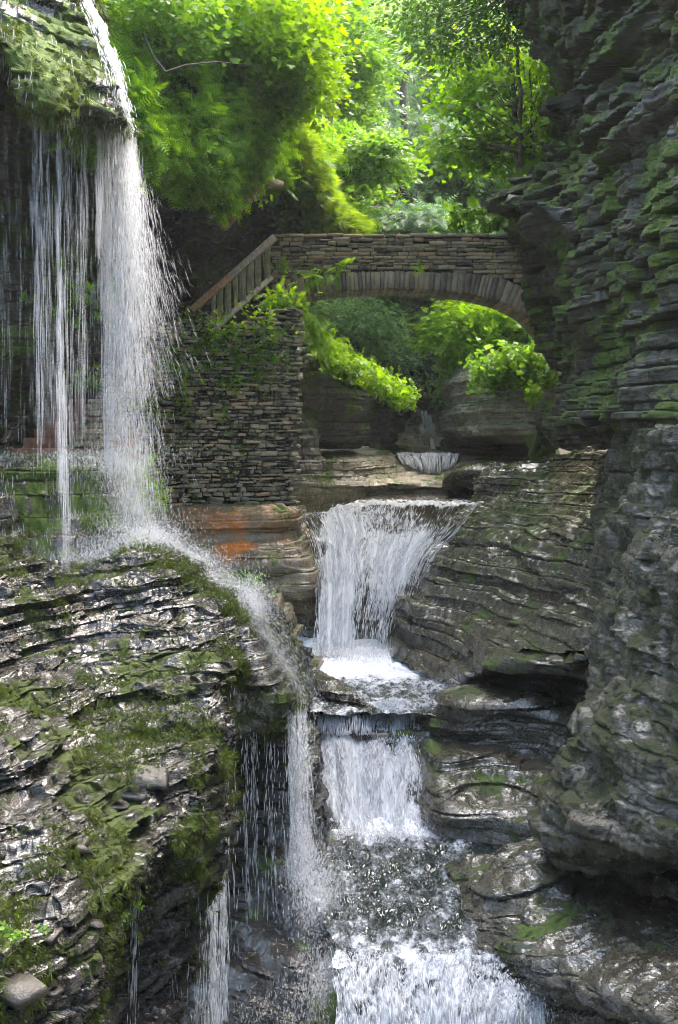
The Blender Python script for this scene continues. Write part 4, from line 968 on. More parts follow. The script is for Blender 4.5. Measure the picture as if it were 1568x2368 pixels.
# plain run above the left lip of the second cascade
def foamB(a, b): return np.clip(.50 + .35 * np.exp(-((a - .45) / .35) ** 2) + .1 * noise(a * 6, b * 5, 0 * a, 4), 0, 1.1)
rows = [
 [(700, 1700, 16.4), (780, 1700, 16.2), (860, 1660, 16.2), (930, 1650, 16.3), (985, 1660, 16.4)],
 [(700, 1712, 15.9), (780, 1706, 15.8), (855, 1695, 15.7), (920, 1690, 15.8), (985, 1690, 15.9)],
 [(700, 1745, 15.5), (780, 1740, 15.4), (850, 1735, 15.2), (920, 1740, 15.3), (1000, 1735, 15.5)],
 [(700, 1800, 15.0), (780, 1800, 14.9), (850, 1800, 14.8), (930, 1800, 14.8), (1012, 1790, 14.9)],
 [(705, 1860, 14.6), (780, 1870, 14.4), (850, 1872, 14.3), (930, 1865, 14.3), (1008, 1845, 14.6)],
 [(720, 1915, 14.0), (790, 1920, 13.9), (860, 1925, 13.8), (940, 1915, 13.9), (1020, 1895, 14.2)],
 [(730, 1950, 13.5), (800, 1960, 13.3), (880, 1965, 13.2), (960, 1950, 13.3), (1050, 1925, 13.7)]]
waterfall('second_cascade', rows, 'wide churning white cascade falling into the lower pool', nv=220, nu=260, foam=foamB, mat=M_fallB, n_thread=3500, w=(.003, .008), ln=(.03, .08), lift=.06, rough=.08, ff=(5, 4))
rows = [
 [(735, 1652, 16.3), (780, 1655, 16.2), (830, 1650, 16.2), (862, 1640, 16.3)],
 [(735, 1664, 15.75), (780, 1664, 15.7), (830, 1662, 15.7), (862, 1655, 15.8)],
 [(735, 1700, 15.6), (780, 1700, 15.6), (830, 1700, 15.5), (862, 1700, 15.6)]]
waterfall('small_step_fall', rows, 'short thin cascade over a dark ledge left of the green-white spout', nv=60, nu=90, foam=lambda a, b: .35 + 0 * a, mat=M_fallB, n_thread=1600, w=(.004, .009), ln=(.2, .5), lift=.03, rough=.03)
rows = [
 [(868, 1625, 16.6), (900, 1622, 16.6), (960, 1625, 16.6), (1020, 1618, 16.6)],
 [(858, 1636, 16.0), (900, 1634, 15.95), (950, 1634, 16.0), (990, 1636, 16.1)],
 [(845, 1668, 15.9), (880, 1668, 15.85), (940, 1665, 15.9), (985, 1665, 15.95)],
 [(830, 1720, 15.6), (870, 1720, 15.5), (940, 1720, 15.55), (990, 1715, 15.6)]]
waterfall('lip_spout', rows, 'water spouting over the rounded lip above the second cascade', nv=80, nu=120, foam=lambda a, b: np.clip(.62 + .3 * b, 0, 1), mat=M_fallB, n_thread=2500, w=(.004, .009), ln=(.1, .3), lift=.03, rough=.04)
# bottom cascade
rows = [
 [(760, 2200, 10.9), (850, 2215, 10.7), (960, 2195, 10.8), (1060, 2195, 10.8), (1150, 2215, 10.7), (1235, 2245, 10.6)],
 [(770, 2240, 10.3), (850, 2235, 10.2), (960, 2215, 10.3), (1060, 2215, 10.3), (1150, 2245, 10.2), (1240, 2290, 10.2)],
 [(775, 2300, 9.9), (850, 2290, 9.8), (960, 2270, 9.9), (1060, 2270, 9.9), (1150, 2290, 9.9), (1245, 2330, 10.0)],
 [(780, 2400, 9.6), (860, 2400, 9.5), (970, 2390, 9.5), (1060, 2390, 9.5), (1150, 2400, 9.6), (1250, 2410, 9.8)],
 [(790, 2700, 9.4), (860, 2700, 9.3), (970, 2700, 9.3), (1060, 2700, 9.3), (1150, 2700, 9.4), (1250, 2700, 9.6)]]
waterfall('bottom_cascade', rows, 'white cascade spilling out of the lower pool at the bottom edge', nv=200, nu=260, foam=lambda a, b: np.clip(.40 + .22 * sstep(.05, .35, b), 0, 1), mat=M_fallB, n_thread=4200, w=(.003, .008), ln=(.03, .07), lift=.05, rough=.06, ff=(6, 5))
# far fall
rows = [
 [(918, 1048, 37.2), (960, 1048, 37.2), (1010, 1048, 37.2), (1062, 1050, 37.2)],
 [(920, 1053, 35.3), (960, 1053, 35.2), (1010, 1053, 35.2), (1060, 1054, 35.3)],
 [(924, 1064, 34.9), (965, 1070, 34.8), (1010, 1076, 34.8), (1058, 1064, 34.9)],
 [(930, 1072, 34.8), (970, 1088, 34.7), (1008, 1096, 34.7), (1054, 1074, 34.8)]]
waterfall('far_waterfall', rows, 'small bright waterfall over a flat ledge seen under the bridge', nv=60, nu=100, foam=lambda a, b: .72 - .5 * b ** 2, mat=M_fallA, n_thread=1500, w=(.006, .014), ln=(.2, .5), lift=.03, rough=.03)
rows = [[(994, 1012, 42.6), (1000, 1012, 42.6)], [(996, 1028, 42.2), (1003, 1028, 42.2)], [(998, 1040, 42), (1006, 1040, 42)]]
waterfall('trickle', rows, 'thin white trickle just above the small far waterfall', nv=20, nu=20, foam=lambda a, b: .7 + 0 * a, mat=M_fallA, n_thread=120, w=(.012, .02), ln=(.2, .5), lift=.02, rough=.02)

# free falling strands ------------------------------------------------
def strands(name, label, specs, w=(.004, .008), ln=(.08, .35), mat=None, kind='structure'):
    """specs: (u0, u1, vtop, vbot, Y, n threads, spread growth, gather)"""
    A, M_, C, Ws = [], [], [], []
    for (u0, u1, vt, vb, Y, n, gr, gat) in specs:
        x0, x1 = (u0 - CU) / F * Y, (u1 - CU) / F * Y; zt, zb = (V0 - vt) / F * Y, (V0 - vb) / F * Y
        ns = max(3, int(gat)) if gat else 0
        if ns:
            cx_ = RNG.uniform(x0, x1, ns); wt = RNG.random(ns) ** 2 + .05; wt /= wt.sum()
            c = RNG.choice(ns, n, p=wt); x = cx_[c] + RNG.normal(0, .012, n); yy = RNG.normal(0, .1, ns)[c]
        else:
            x = RNG.uniform(x0, x1, n); yy = RNG.normal(0, .15, n)
        tt = RNG.random(n)
        tt = 1 - (1 - tt) ** .72; z = zt + (zb - zt) * tt
        dev = (np.abs(RNG.normal(0, 1, n)) * gr * tt if gr >= 0 else RNG.normal(0, 1, n) * gr * tt)
        x = x + dev + .02 * noise(x * 30, z * 2.5, 0 * z, 3)
        L = RNG.uniform(*ln, n) * (.6 + .8 * tt)
        y = Y + yy + RNG.normal(0, .03 + .12 * abs(gr), n)
        sx = dev * .12 + RNG.normal(0, .004, n)
        A.append(np.stack([x, y, z], 1)); M_.append(np.stack([x + sx * .5 + RNG.normal(0, .003, n), y, z - L * .55], 1)); C.append(np.stack([x + sx, y, np.maximum(z - L, zb - .15)], 1)); Ws.append(RNG.uniform(*w, n) * (1 - .2 * tt))
    V, Fc = spindles(np.vstack(A), np.vstack(M_), np.vstack(C), np.concatenate(Ws))
    o = link(name, mesh_from(name, V, Fc, 3), mat or M_drop); tag(o, label, None, None, kind); return o

strands('topmost_fall', 'tiny topmost white fall in the narrow cleft beyond the bridge', [(976, 986, 948, 990, 44.3, 260, .10, 5), (984, 1000, 958, 996, 44.0, 220, .12, 5), (966, 980, 978, 996, 43.6, 120, .1, 4)], w=(.010, .02), ln=(.1, .3))
strands('tall_waterfall', 'tall veil of falling water spreading out at the left, from brow to ledge',
    [(236, 288, 288, 1070, 15.6, 1700, .11, 0), (250, 285, 285, 800, 15.5, 650, .06, 0), (228, 282, 350, 1080, 15.7, 1500, .09, 12), (222, 236, 245, 700, 15.6, 260, .03, 3)], w=(.0024, .005), ln=(.15, .6), mat=M_mid)
strands('tall_waterfall_spray', 'fine drops blown off the tall veil to the right', [(275, 300, 310, 900, 15.7, 4200, .36, 0), (290, 310, 300, 760, 15.7, 2600, .36, 0), (270, 330, 700, 1200, 15.7, 1600, .3, 0)], w=(.002, .004), ln=(.08, .30), mat=M_thin)
strands('left_water_strands', 'separate thin strands of water hanging from the mossy brow at far left',
    [(80, 104, 250, 1000, 13.3, 330, .035, 7), (125, 142, 270, 1120, 13.3, 520, .035, 6), (155, 192, 262, 1000, 13.6, 260, .025, 8), (100, 125, 262, 960, 13.3, 90, .03, 4), (70, 84, 245, 760, 13.3, 60, .02, 2), (216, 236, 220, 560, 14.2, 260, .01, 5), (238, 280, 285, 330, 14.8, 120, 0, 8), (0, 70, 120, 1000, 14.5, 150, .03, 9), (128, 150, 850, 1300, 13.9, 260, .06, 5), (60, 260, 300, 1100, 15.5, 500, .05, 0)], w=(.0022, .0045), ln=(.15, .8), mat=M_mid)
strands('lip_curtain', 'sheer curtain of droplets falling from the dripping lip at bottom centre',
    [(668, 696, 1640, 2400, 12.2, 2000, .06, 0), (690, 708, 1640, 2400, 12.4, 900, .12, 9), (560, 690, 1690, 2450, 12.2, 520, .0, 26), (620, 690, 1700, 2450, 12.2, 260, -.05, 12)], w=(.0028, .0055), ln=(.06, .3))
strands('ledge_curtain', 'thin curtain of drops falling beside the mossy ledges, bottom left of centre',
    [(488, 522, 1770, 2550, 11.0, 1200, .015, 14), (520, 545, 1560, 2500, 11.6, 260, .02, 6), (455, 500, 2060, 2520, 10.5, 760, .03, 12), (310, 480, 2010, 2500, 9.6, 220, 0, 22), (308, 316, 1990, 2400, 8.9, 110, 0, 2)], w=(.0026, .005), ln=(.05, .26))
# water running over the rocks: thin veils
rows = [
 [(224, 1062, 16.92), (285, 1062, 17.15), (335, 1070, 17.72)],
 [(233, 1130, 16.42), (290, 1135, 16.55), (360, 1150, 17.32)],
 [(239, 1190, 16.12), (320, 1195, 16.05), (385, 1205, 16.52)],
 [(255, 1225, 15.72), (345, 1225, 15.65), (406, 1235, 16.32)],
 [(305, 1265, 15.32), (395, 1262, 15.25), (467, 1275, 15.82)],
 [(329, 1300, 15.02), (440, 1302, 14.85), (541, 1312, 15.52)],
 [(358, 1335, 14.32), (480, 1340, 14.15), (602, 1345, 14.92)],
 [(515, 1372, 13.92), (565, 1372, 13.85), (615, 1380, 14.52)],
 [(545, 1440, 13.02), (590, 1440, 12.95), (647, 1445, 13.52)],
 [(587, 1510, 12.62), (632, 1505, 12.65), (678, 1510, 13.32)],
 [(625, 1575, 12.22), (675, 1565, 12.35), (706, 1575, 13.12)],
 [(660, 1630, 12.02), (700, 1625, 12.15), (724, 1630, 13.12)]]
M_veil = fall_mat('thin_running_veil', 12, 30, .62, .25, bump=.4, op=.32)
waterfall('running_veil', rows, 'frothy stream running down the ledges from the tall fall to the dripping lip', nv=300, nu=60, foam=lambda a, b: np.clip(.9 - 1.6 * np.abs(a - .5) - .1 * b, 0, 1), mat=M_veil, n_thread=5000, w=(.002, .004), ln=(.006, .022), lift=.09, rough=.03, ff=(3, 20), tmat=M_mid)
rows = [
 [(168, -60, 14.9), (188, -60, 14.8), (205, -60, 15.4)],
 [(178, 0, 14.4), (193, 0, 14.5), (206, 0, 14.9)],
 [(215, 90, 13.9), (232, 90, 14.0), (243, 95, 14.5)],
 [(240, 160, 13.6), (258, 160, 13.7), (268, 165, 14.2)],
 [(258, 230, 13.5), (274, 230, 13.6), (288, 240, 14.2)],
 [(262, 300, 14.4), (282, 300, 14.4), (300, 310, 14.6)]]
waterfall('brow_stream', rows, 'white stream sliding down the right edge of the mossy brow', nv=160, nu=40, foam=lambda a, b: np.clip(1.0 - 1.6 * np.abs(a - .5), 0, 1), mat=M_veil, n_thread=3000, w=(.003, .006), ln=(.02, .06), lift=.04, rough=.03, ff=(3, 12))


# ---- air-borne spray: clouds of very small drops, dense at the middle
def mist(name, label, parts):
    Ps = [np.array(c) + RNG.normal(0, 1, (n, 3)) * np.array(R) * (.6 + .8 * RNG.random((n, 1))) for c, R, n in parts]
    P = np.vstack(Ps); n = len(P); k = noise(P[:, 0] * 1.6, P[:, 1] * 1.6, P[:, 2] * 1.6, 71) > RNG.uniform(-.6, .5, n); P = P[k]; n = len(P)
    D = np.stack([RNG.normal(0, .012, n), RNG.normal(0, .01, n), -RNG.uniform(.01, .06, n)], 1)
    V, Fc = spindles(P, P + D * .5, P + D, RNG.uniform(.0025, .0065, n))
    return tag(link(name, mesh_from(name, V, Fc, 3), M_mistd), label, None, None, 'stuff')
mist('spray', 'pale spray rising where the tall waterfall lands on the ledges', [(W(270, 1070, 16.3), (.40, .35, .18), 7000), (W(120, 1052, 16.0), (.7, .35, .07), 3500), (W(300, 1150, 16.0), (.22, .25, .3), 5000), (W(280, 950, 16.2), (.25, .3, .5), 6000)])
mist('spray', 'mist spreading down the stepped ledges beside the running stream', [(W(330, 1240, 15.3), (.35, .3, .14), 7000), (W(200, 1280, 14.9), (.55, .3, .12), 4000), (W(430, 1300, 14.8), (.32, .25, .10), 8000), (W(580, 1400, 13.9), (.14, .2, .2), 6000)])
mist('spray', 'spray at the foot of the big waterfall', [(W(820, 1505, 19.4), (.55, .12, .07), 7000)])
mist('spray', 'spray drifting down from the dripping lip at the bottom', [(W(700, 1900, 12.0), (.07, .15, .6), 8000), (W(735, 2150, 11.4), (.14, .2, .45), 16000), (W(770, 2300, 10.8), (.16, .2, .25), 12000)])
mist('spray', 'spray at the foot of the second cascade', [(W(860, 1925, 13.5), (.55, .12, .06), 7000)])
mist('spray', 'spray over the bottom cascade', [(W(980, 2330, 9.8), (.65, .12, .10), 9000)])

def trickles(name, label, P, n, ln, w, seed, mat):
    p, nn = on_grid(P, n, None, .03); k = noise(p[:, 0] * 5, p[:, 1] * 5, p[:, 2] * .8, seed) > .12; p = p[k]; nn = nn[k]; m = len(p)
    L = RNG.uniform(*ln, m); d = np.stack([nn[:, 0] * .15, nn[:, 1] * .15, -np.ones(m)], 1) * L[:, None]
    V, Fc = spindles(p, p + d * .5, p + d, RNG.uniform(*w, m))
    return tag(link(name, mesh_from(name, V, Fc, 3), mat), label, None, None, 'structure')
trickles('ledge_trickles', 'thin trickles running down the stepped mossy ledges', P_STEP, 16000, (.05, .2), (.003, .007), 81, M_thin)
trickles('brow_trickles', 'thin films of water sliding over the mossy brow', P_BROW, 9000, (.05, .22), (.003, .006), 83, M_thin)
# =================================================================== FOLIAGE
def leaf_mat(name, c0, c1, c2, trans=.5, rough=.45, patch=.6, island=True):
    t = NT(name)
    geo = t.n('ShaderNodeNewGeometry')
    ri = geo.outputs['Random Per Island'] if island else t.step(t.tex(5.5, geo.outputs['Position'], 1, .5), .32, .68)
    f = t.mul(t.mul(ri, .55), t.mul(t.tex(patch, geo.outputs['Position'], 3, .6), .6), 'ADD')
    col = t.ramp(f, [(.25, c0), (.55, c1), (.85, c2)])
    d = t.n('ShaderNodeBsdfPrincipled', i_Roughness=rough); t.l(col, d.inputs['Base Color']); d.inputs['Specular IOR Level'].default_value = .35
    tl = t.n('ShaderNodeBsdfTranslucent'); hs = t.n('ShaderNodeHueSaturation'); hs.inputs['Saturation'].default_value = 1.1; hs.inputs['Value'].default_value = 1.6; hs.inputs['Hue'].default_value = .49
    t.l(col, hs.inputs['Color']); t.l(hs.outputs[0], tl.inputs[0])
    m = t.n('ShaderNodeMixShader', i_Fac=trans); t.l(d.outputs[0], m.inputs[1]); t.l(tl.outputs[0], m.inputs[2])
    return t.done(m.outputs[0])
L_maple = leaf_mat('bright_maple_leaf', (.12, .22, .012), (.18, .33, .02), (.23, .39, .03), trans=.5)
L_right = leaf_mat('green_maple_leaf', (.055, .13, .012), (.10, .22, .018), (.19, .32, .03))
L_darkl = leaf_mat('dark_green_leaf', (.03, .075, .012), (.05, .12, .018), (.09, .17, .025), trans=.4)  # darkest green of the broad leaves
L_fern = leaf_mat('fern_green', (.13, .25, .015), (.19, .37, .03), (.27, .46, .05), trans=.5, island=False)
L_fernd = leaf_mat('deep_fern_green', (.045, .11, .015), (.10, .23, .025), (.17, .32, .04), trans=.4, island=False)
L_hem = leaf_mat('blue_green_hemlock', (.045, .10, .045), (.085, .17, .07), (.15, .25, .10), trans=.35, island=False)
L_pale = leaf_mat('pale_green_leaf', (.10, .19, .06), (.17, .28, .09), (.26, .36, .13), trans=.45)
L_mid = leaf_mat('mid_green_leaf', (.07, .16, .02), (.12, .25, .03), (.20, .33, .05), trans=.45)
L_grass = leaf_mat('yellow_green_grass', (.10, .18, .02), (.15, .25, .025), (.22, .32, .04), trans=.5, island=False)
L_seed = leaf_mat('pinkish_seed_leaf', (.20, .22, .06), (.32, .26, .10), (.42, .28, .14), trans=.45)
def bark_mat(name, a, b):
    t = NT(name); pos = t.n('ShaderNodeNewGeometry').outputs['Position']
    col = t.ramp(t.tex(5, pos, 5, .7, (3, 3, .6)), [(.35, a), (.7, b)])
    p = t.n('ShaderNodeBsdfPrincipled', i_Roughness=.85); t.l(col, p.inputs['Base Color']); return t.done(p.outputs[0])
M_bark = bark_mat('grey_brown_bark', (.035, .028, .02), (.13, .105, .075))
M_barkd = bark_mat('dark_bark', (.015, .012, .010), (.05, .042, .035))

# ---- leaf templates: (verts, tris), unit size, lying in XY, stem at the origin towards +Y
def _fan(pts, fold=.12):
    V = [(0, .42, 0)] + [(x, y, abs(x) * fold - .1 * (y - .4) ** 2) for x, y in pts]
    n = len(pts); return np.array(V, float), np.array([(0, 1 + i, 1 + (i + 1) % n) for i in range(n)])
T_maple = _fan([(0, 0), (.20, .10), (.46, .08), (.38, .28), (.62, .55), (.30, .58), (.22, .72), (0, 1.05), (-.22, .72), (-.30, .58), (-.62, .55), (-.38, .28), (-.46, .08), (-.20, .10)])
T_oval = _fan([(0, 0), (.22, .22), (.28, .5), (.15, .85), (0, 1.05), (-.15, .85), (-.28, .5), (-.22, .22)])
T_blob = _fan([(0, 0), (.3, .2), (.42, .55), (.1, .8), (-.2, 1.0), (-.36, .5), (-.3, .15)], .2)
def _fern(n=9, width=.30, droop=.35, curl=0.):
    V, Fc = [], []
    for i in range(n):
        y = .08 + .9 * i / n; w = width * math.sin(math.pi * min(1, (i + 1.3) / (n + .6))) ** .8 + .02; z = -droop * y * y; z2 = -droop * (y + .06) ** 2 - w * .18
        for s in (-1, 1):
            b = len(V); V += [(0, y, z), (s * w, y + .10, z2), (0, y + .085, z - .01)]; Fc.append((b, b + 1, b + 2))
    b = len(V); V += [(-.010, 0, 0), (.010, 0, 0), (0, 1, -droop)]; Fc.append((b, b + 1, b + 2))
    return np.array(V, float), np.array(Fc)
T_fern = _fern()
T_spray = _fern(6, .38, .25)
def _tuft(n=7):
    V, Fc = [], []
    for i in range(n):
        a = i * 2.4; r = .25 + .1 * (i % 3); b = len(V)
        dx, dy = math.cos(a) * r, math.sin(a) * r
        V += [(-.02, 0, 0), (.02, 0, 0), (dx * .5 + .012, .5, dy * .5), (dx, 1, dy - .1)]; Fc += [(b, b + 1, b + 2), (b, b + 2, b + 3)]
    return np.array(V, float), np.array(Fc)
T_tuft = _tuft()
def _twig(tmpl, n, ln, r=.5):
    """a spray of n leaves on a short twig as one template"""
    V, Fc = [], []; tv, tf = tmpl; k = 0
    g = np.random.default_rng(n * 7 + 1)
    for i in range(n):
        y = (i + .5) / n; s = 1 if i % 2 else -1; a = s * g.uniform(.5, 1.3) if i < n - 1 else 0
        sc = ln * g.uniform(.75, 1.2); c, sn = math.cos(a), math.sin(a); tl = g.uniform(-.3, .3)
        P = tv * sc; P = np.stack([P[:, 0] * c + P[:, 1] * sn, -P[:, 0] * sn + P[:, 1] * c, P[:, 2] + P[:, 0] * tl + g.uniform(-.08, .08)], 1)
        P[:, 1] += y * .8; P[:, 2] -= .15 * y * y
        V.append(P); Fc.append(tf + k); k += len(tv)
    return np.vstack(V), np.vstack(Fc)
T_mtwig = _twig(T_maple, 5, .42)
T_otwig = _twig(T_oval, 7, .36)

def scatter(tmpl, P, D, U, size):
    """place template at P with stem direction D and face normal near U; size (n,)"""
    tv, tf = tmpl; n = len(P)
    D = D / (np.linalg.norm(D, axis=1, keepdims=True) + 1e-9)
    X = np.cross(D, U); X /= np.linalg.norm(X, axis=1, keepdims=True) + 1e-9
    Z = np.cross(X, D)
    V = (tv[None, :, 0:1] * X[:, None] + tv[None, :, 1:2] * D[:, None] + tv[None, :, 2:3] * Z[:, None]) * size[:, None, None] + P[:, None]
    Fc = tf[None] + (np.arange(n) * len(tv))[:, None, None]
    return V.reshape(-1, 3), Fc.reshape(-1, 3)

def rdir(n, up=0., flat=1.):
    v = RNG.normal(0, 1, (n, 3)); v[:, 2] = v[:, 2] * flat + up; return v / np.linalg.norm(v, axis=1, keepdims=True)

def join(L):
    V, Fc, k = [], [], 0
    for v, f in L:
        V.append(v); Fc.append(f + k); k += len(v)
    return np.vstack(V), np.vstack(Fc)

def tube(pts, rad, sides=6):
    pts = np.array(pts, float); n = len(pts); d = np.gradient(pts, axis=0); d /= np.linalg.norm(d, axis=1, keepdims=True) + 1e-9
    r0 = np.array([1, .13, .21]); X = np.cross(d, r0); X /= np.linalg.norm(X, axis=1, keepdims=True); Y = np.cross(d, X)
    a = np.linspace(0, 2 * math.pi, sides, endpoint=False)
    V = pts[:, None] + (np.cos(a)[None, :, None] * X[:, None] + np.sin(a)[None, :, None] * Y[:, None]) * np.array(rad)[:, None, None]
    Fc = []
    for i in range(n - 1):
        for j in range(sides):
            q = (i * sides + j, i * sides + (j + 1) % sides, (i + 1) * sides + (j + 1) % sides, (i + 1) * sides + j)
            Fc += [(q[0], q[1], q[2]), (q[0], q[2], q[3])]
    return V.reshape(-1, 3), np.array(Fc)

def limb(a, b, r0, r1, sag=0., wob=.04, n=7, sides=5):
    a, b = np.array(a, float), np.array(b, float); L = np.linalg.norm(b - a); t = np.linspace(0, 1, n)[:, None]
    p = a + (b - a) * t; p[:, 2] += sag * L * np.sin(t[:, 0] * math.pi); p[1:-1] += RNG.normal(0, wob * L * .3, (n - 2, 3))
    return tube(p, np.linspace(r0, r1, n), sides)

def ct(a): return tuple(np.mean(a, 0))

def tree(name, label, base, top, crown, n_pad, per, tmpl, size, lm, bm=None, r=.12, pad=.6, flat=.35, drop=0., group=None, trunks=1, lean=0., openn=0., cat='tree', lmbs=26):
    """base, top: trunk ends; crown: (centre, radii); pads of leaves sit at limb ends through the crown's volume"""
    base, top = np.array(base, float), np.array(top, float); c, R = np.array(crown[0], float), np.array(crown[1], float)
    root = empty(name, base, label, cat, group)
    tv = []
    for k in range(trunks):
        o = np.array([RNG.normal(0, .12), RNG.normal(0, .1), 0]) * (trunks > 1); tp = top + o * 6
        tv.append(limb(base + o, tp, r * (1 - .25 * k), r * .3, 0, .03, 10, 7))
    pc = []
    g = RNG.random((n_pad * 3, 3)) * 2 - 1
    rr = np.linalg.norm(g, axis=1); g = g[(rr < 1) & (rr > openn)][:n_pad]
    pcs = c + g * R
    m = noise(pcs[:, 0] * .9, pcs[:, 1] * .9, pcs[:, 2] * 1.1, 77) > -.38
    pcs = pcs[m]
    for i, q in enumerate(pcs[:lmbs]):
        t = np.clip((q[2] - base[2]) / (top[2] - base[2] + 1e-6) - .25, .12, .95); s0 = base + (top - base) * t
        tv.append(limb(s0, q, r * .38 * (1 - .6 * t), .008, .06, .08, 6, 4))
    V, Fc = join(tv); part('trunk', mesh_from('trunk', V, Fc, 3, smooth=True), bm or M_bark, root)
    n = len(pcs) * per
    ctr = np.repeat(pcs, per, 0); off = RNG.normal(0, 1, (n, 3)) * np.array([pad, pad, pad * flat]); off[:, 2] -= drop * (off[:, 0] ** 2 + off[:, 1] ** 2) / pad
    P = ctr + off
    D = off + RNG.normal(0, .35 * pad, (n, 3)); D[:, 2] -= .35 * pad
    U = rdir(n, 1.6)
    V, Fc = scatter(tmpl, P, D, U, size * RNG.uniform(.6, 1.25, n))
    part('crown', mesh_from('crown', V, Fc, 3), lm, root)
    return root

def clump(name, label, centre, R, n, tmpl, size, lm, cat='fern', group=None, down=.6, out=(0, -1, 0), kind=None, flat=1.):
    """a rooted clump: leaves leave one crown point region and arch outwards and down"""
    c = np.array(centre, float)
    q = RNG.normal(0, 1, (n, 3)) * np.array(R) * .5; P = c + q
    D = RNG.normal(0, .6, (n, 3)) + np.array(out) * .8 + q / (np.array(R) + 1e-6) * .5; D[:, 2] += .25 - down * RNG.random(n)
    V, Fc = scatter(tmpl, P, D, rdir(n, 1.3), size * RNG.uniform(.6, 1.2, n))
    me = mesh_from(name, V, Fc, 3); o = link(name, me, lm); tag(o, label, cat, group, kind); return o

# ---- near bank: ground cover of ferns, then shrubs and saplings on it
def cover(name, label, P, n, tmpl, size, lm, mask=None, lift=.05, up=.5, down=.5, cat=None, upn=.8):
    p, nn = on_grid(P, n, mask, lift); n = len(p)
    if 'bank' in label or 'fern' in name: p = p + nn * (.55 * sstep(-.1, .8, noise(p[:, 0] * 1.5, p[:, 1] * 1.5, p[:, 2] * 1.9, 301)) * (.4 + .6 * RNG.random(n)))[:, None]
    D = nn * .7 + RNG.normal(0, .5, (n, 3)); D[:, 2] += up - down * RNG.random(n)
    V, Fc = scatter(tmpl, p, D, rdir(n, .8) + nn * upn, size * RNG.uniform(.5, 1.25, n))
    o = link(name, mesh_from(name, V, Fc, 3), lm); return tag(o, label, cat, None, 'stuff')
vis = lambda p, j, i: (j > .25)
def nz_(p, s, th): return noise(p[:, 0] * .8, p[:, 1] * .8, p[:, 2] * .8, s) > th
cover('fern_cover', 'dense fern fronds covering the steep bank above the alcove', BANKP, 30000, T_fern, .38, L_fern, lambda p, j, i: (j > .4) & nz_(p, 1, -.2), .04, .1, .6)
cover('deep_fern_cover', 'darker ferns and seedlings in scattered patches of the bank', BANKP, 13000, T_fern, .32, L_fernd, lambda p, j, i: (j > .3) & nz_(p, 2, -.1), .02, .1, .6)  # deeper green fronds, patches picked by noise
cover('leafy_ground_cover', 'small broad leaved plants spread over the bank', BANKP, 36000, T_maple, .11, L_fern, lambda p, j, i: (j > .25) & nz_(p, 3, 0.), .12, .3, .5)
cover('bank_foliage', 'bright broad leaves massed over the upper bank', BANKP, 80000, T_maple, .12, L_maple, lambda p, j, i: (j < .8) & (i > .2) & nz_(p, 5, -.02), .35, .1, .5)

def mt(u, v, Y, ru, rv, ry): return (W(u, v, Y), (ru / F * Y, ry, rv / F * Y))
tree('maple_tree', 'yellow-green maple with a pale bent branch on the upper left bank', W(315, 60, 19.5), W(480, -60, 21), mt(560, 80, 21.5, 170, 130, 2.6), 200, 60, T_maple, .13, L_maple, r=.07, pad=.42, group=None, lmbs=40)
tree('maple_tree', 'bright maple leaning out over the gorge, top centre left', W(420, -80, 21), W(660, 40, 23), mt(640, 150, 23, 85, 170, 2.0), 130, 60, T_maple, .13, L_maple, r=.06, pad=.42, lmbs=26)
tree('maple_sapling', 'low maple sapling spreading from the top left corner of the bank', W(260, -60, 18.3), W(380, 60, 18.8), mt(370, 60, 18.4, 110, 90, 1.2), 80, 40, T_maple, .11, L_mid, r=.035, pad=.32, lmbs=22, cat='sapling')
# long pale bare branch
V, Fc = join([tube([W(330, 75, 17.6), W(355, 130, 17.3), W(383, 166, 17.1)], [.022, .018, .014]), tube([W(383, 166, 17.1), W(430, 150, 17.3), W(500, 143, 17.7), W(580, 150, 18.2)], [.016, .013, .010, .005])])
tag(link('bent_branch', mesh_from('bent_branch', V, Fc, 3, smooth=True), M_bark), 'thin pale bare branch bent across the ferny bank, upper left', 'branch')
# grass fringe down the right end of the bank
gp = [W(660, 290, 26.0), W(690, 350, 26.6), W(712, 400, 27.2), W(735, 455, 27.8), W(745, 500, 28.2), (W(775, 530, 28.6)), W(820, 542, 29)]
n = 14000; t_ = RNG.random(n) * (len(gp) - 1); i_ = t_.astype(int); gpa = np.array(gp)
P = gpa[i_] + (gpa[i_ + 1] - gpa[i_]) * (t_ - i_)[:, None] + RNG.normal(0, 1, (n, 3)) * (.17, .5, .2)
D = np.array([.7, -.4, -.35]) + RNG.normal(0, .45, (n, 3))
V, Fc = scatter(T_tuft, P, D, rdir(n, 1), .26 * RNG.uniform(.6, 1.3, n))
tag(link('grass_fringe', mesh_from('grass_fringe', V, Fc, 3), L_grass), 'bright yellow-green grass fringe hanging down the right end of the bank', None, None, 'stuff')
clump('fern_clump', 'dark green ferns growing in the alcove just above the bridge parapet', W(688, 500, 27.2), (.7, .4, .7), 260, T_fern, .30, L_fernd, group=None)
clump('fern_clump', 'ferns dangling from the grey slab above the railing', W(645, 412, 25.6), (.4, .4, .2), 50, T_fern, .26, L_fern)
clump('fern_clump', 'bushy fern clump below the foot of the wooden railing and bridge', W(650, 702, 24.6), (.42, .3, .36), 230, T_fern, .25, L_fern, down=.9)
clump('fern_clump', 'ferns drooping right under the arch end of the bridge', W(670, 715, 24.4), (.35, .3, .25), 60, T_fern, .26, L_fernd, down=1.0)
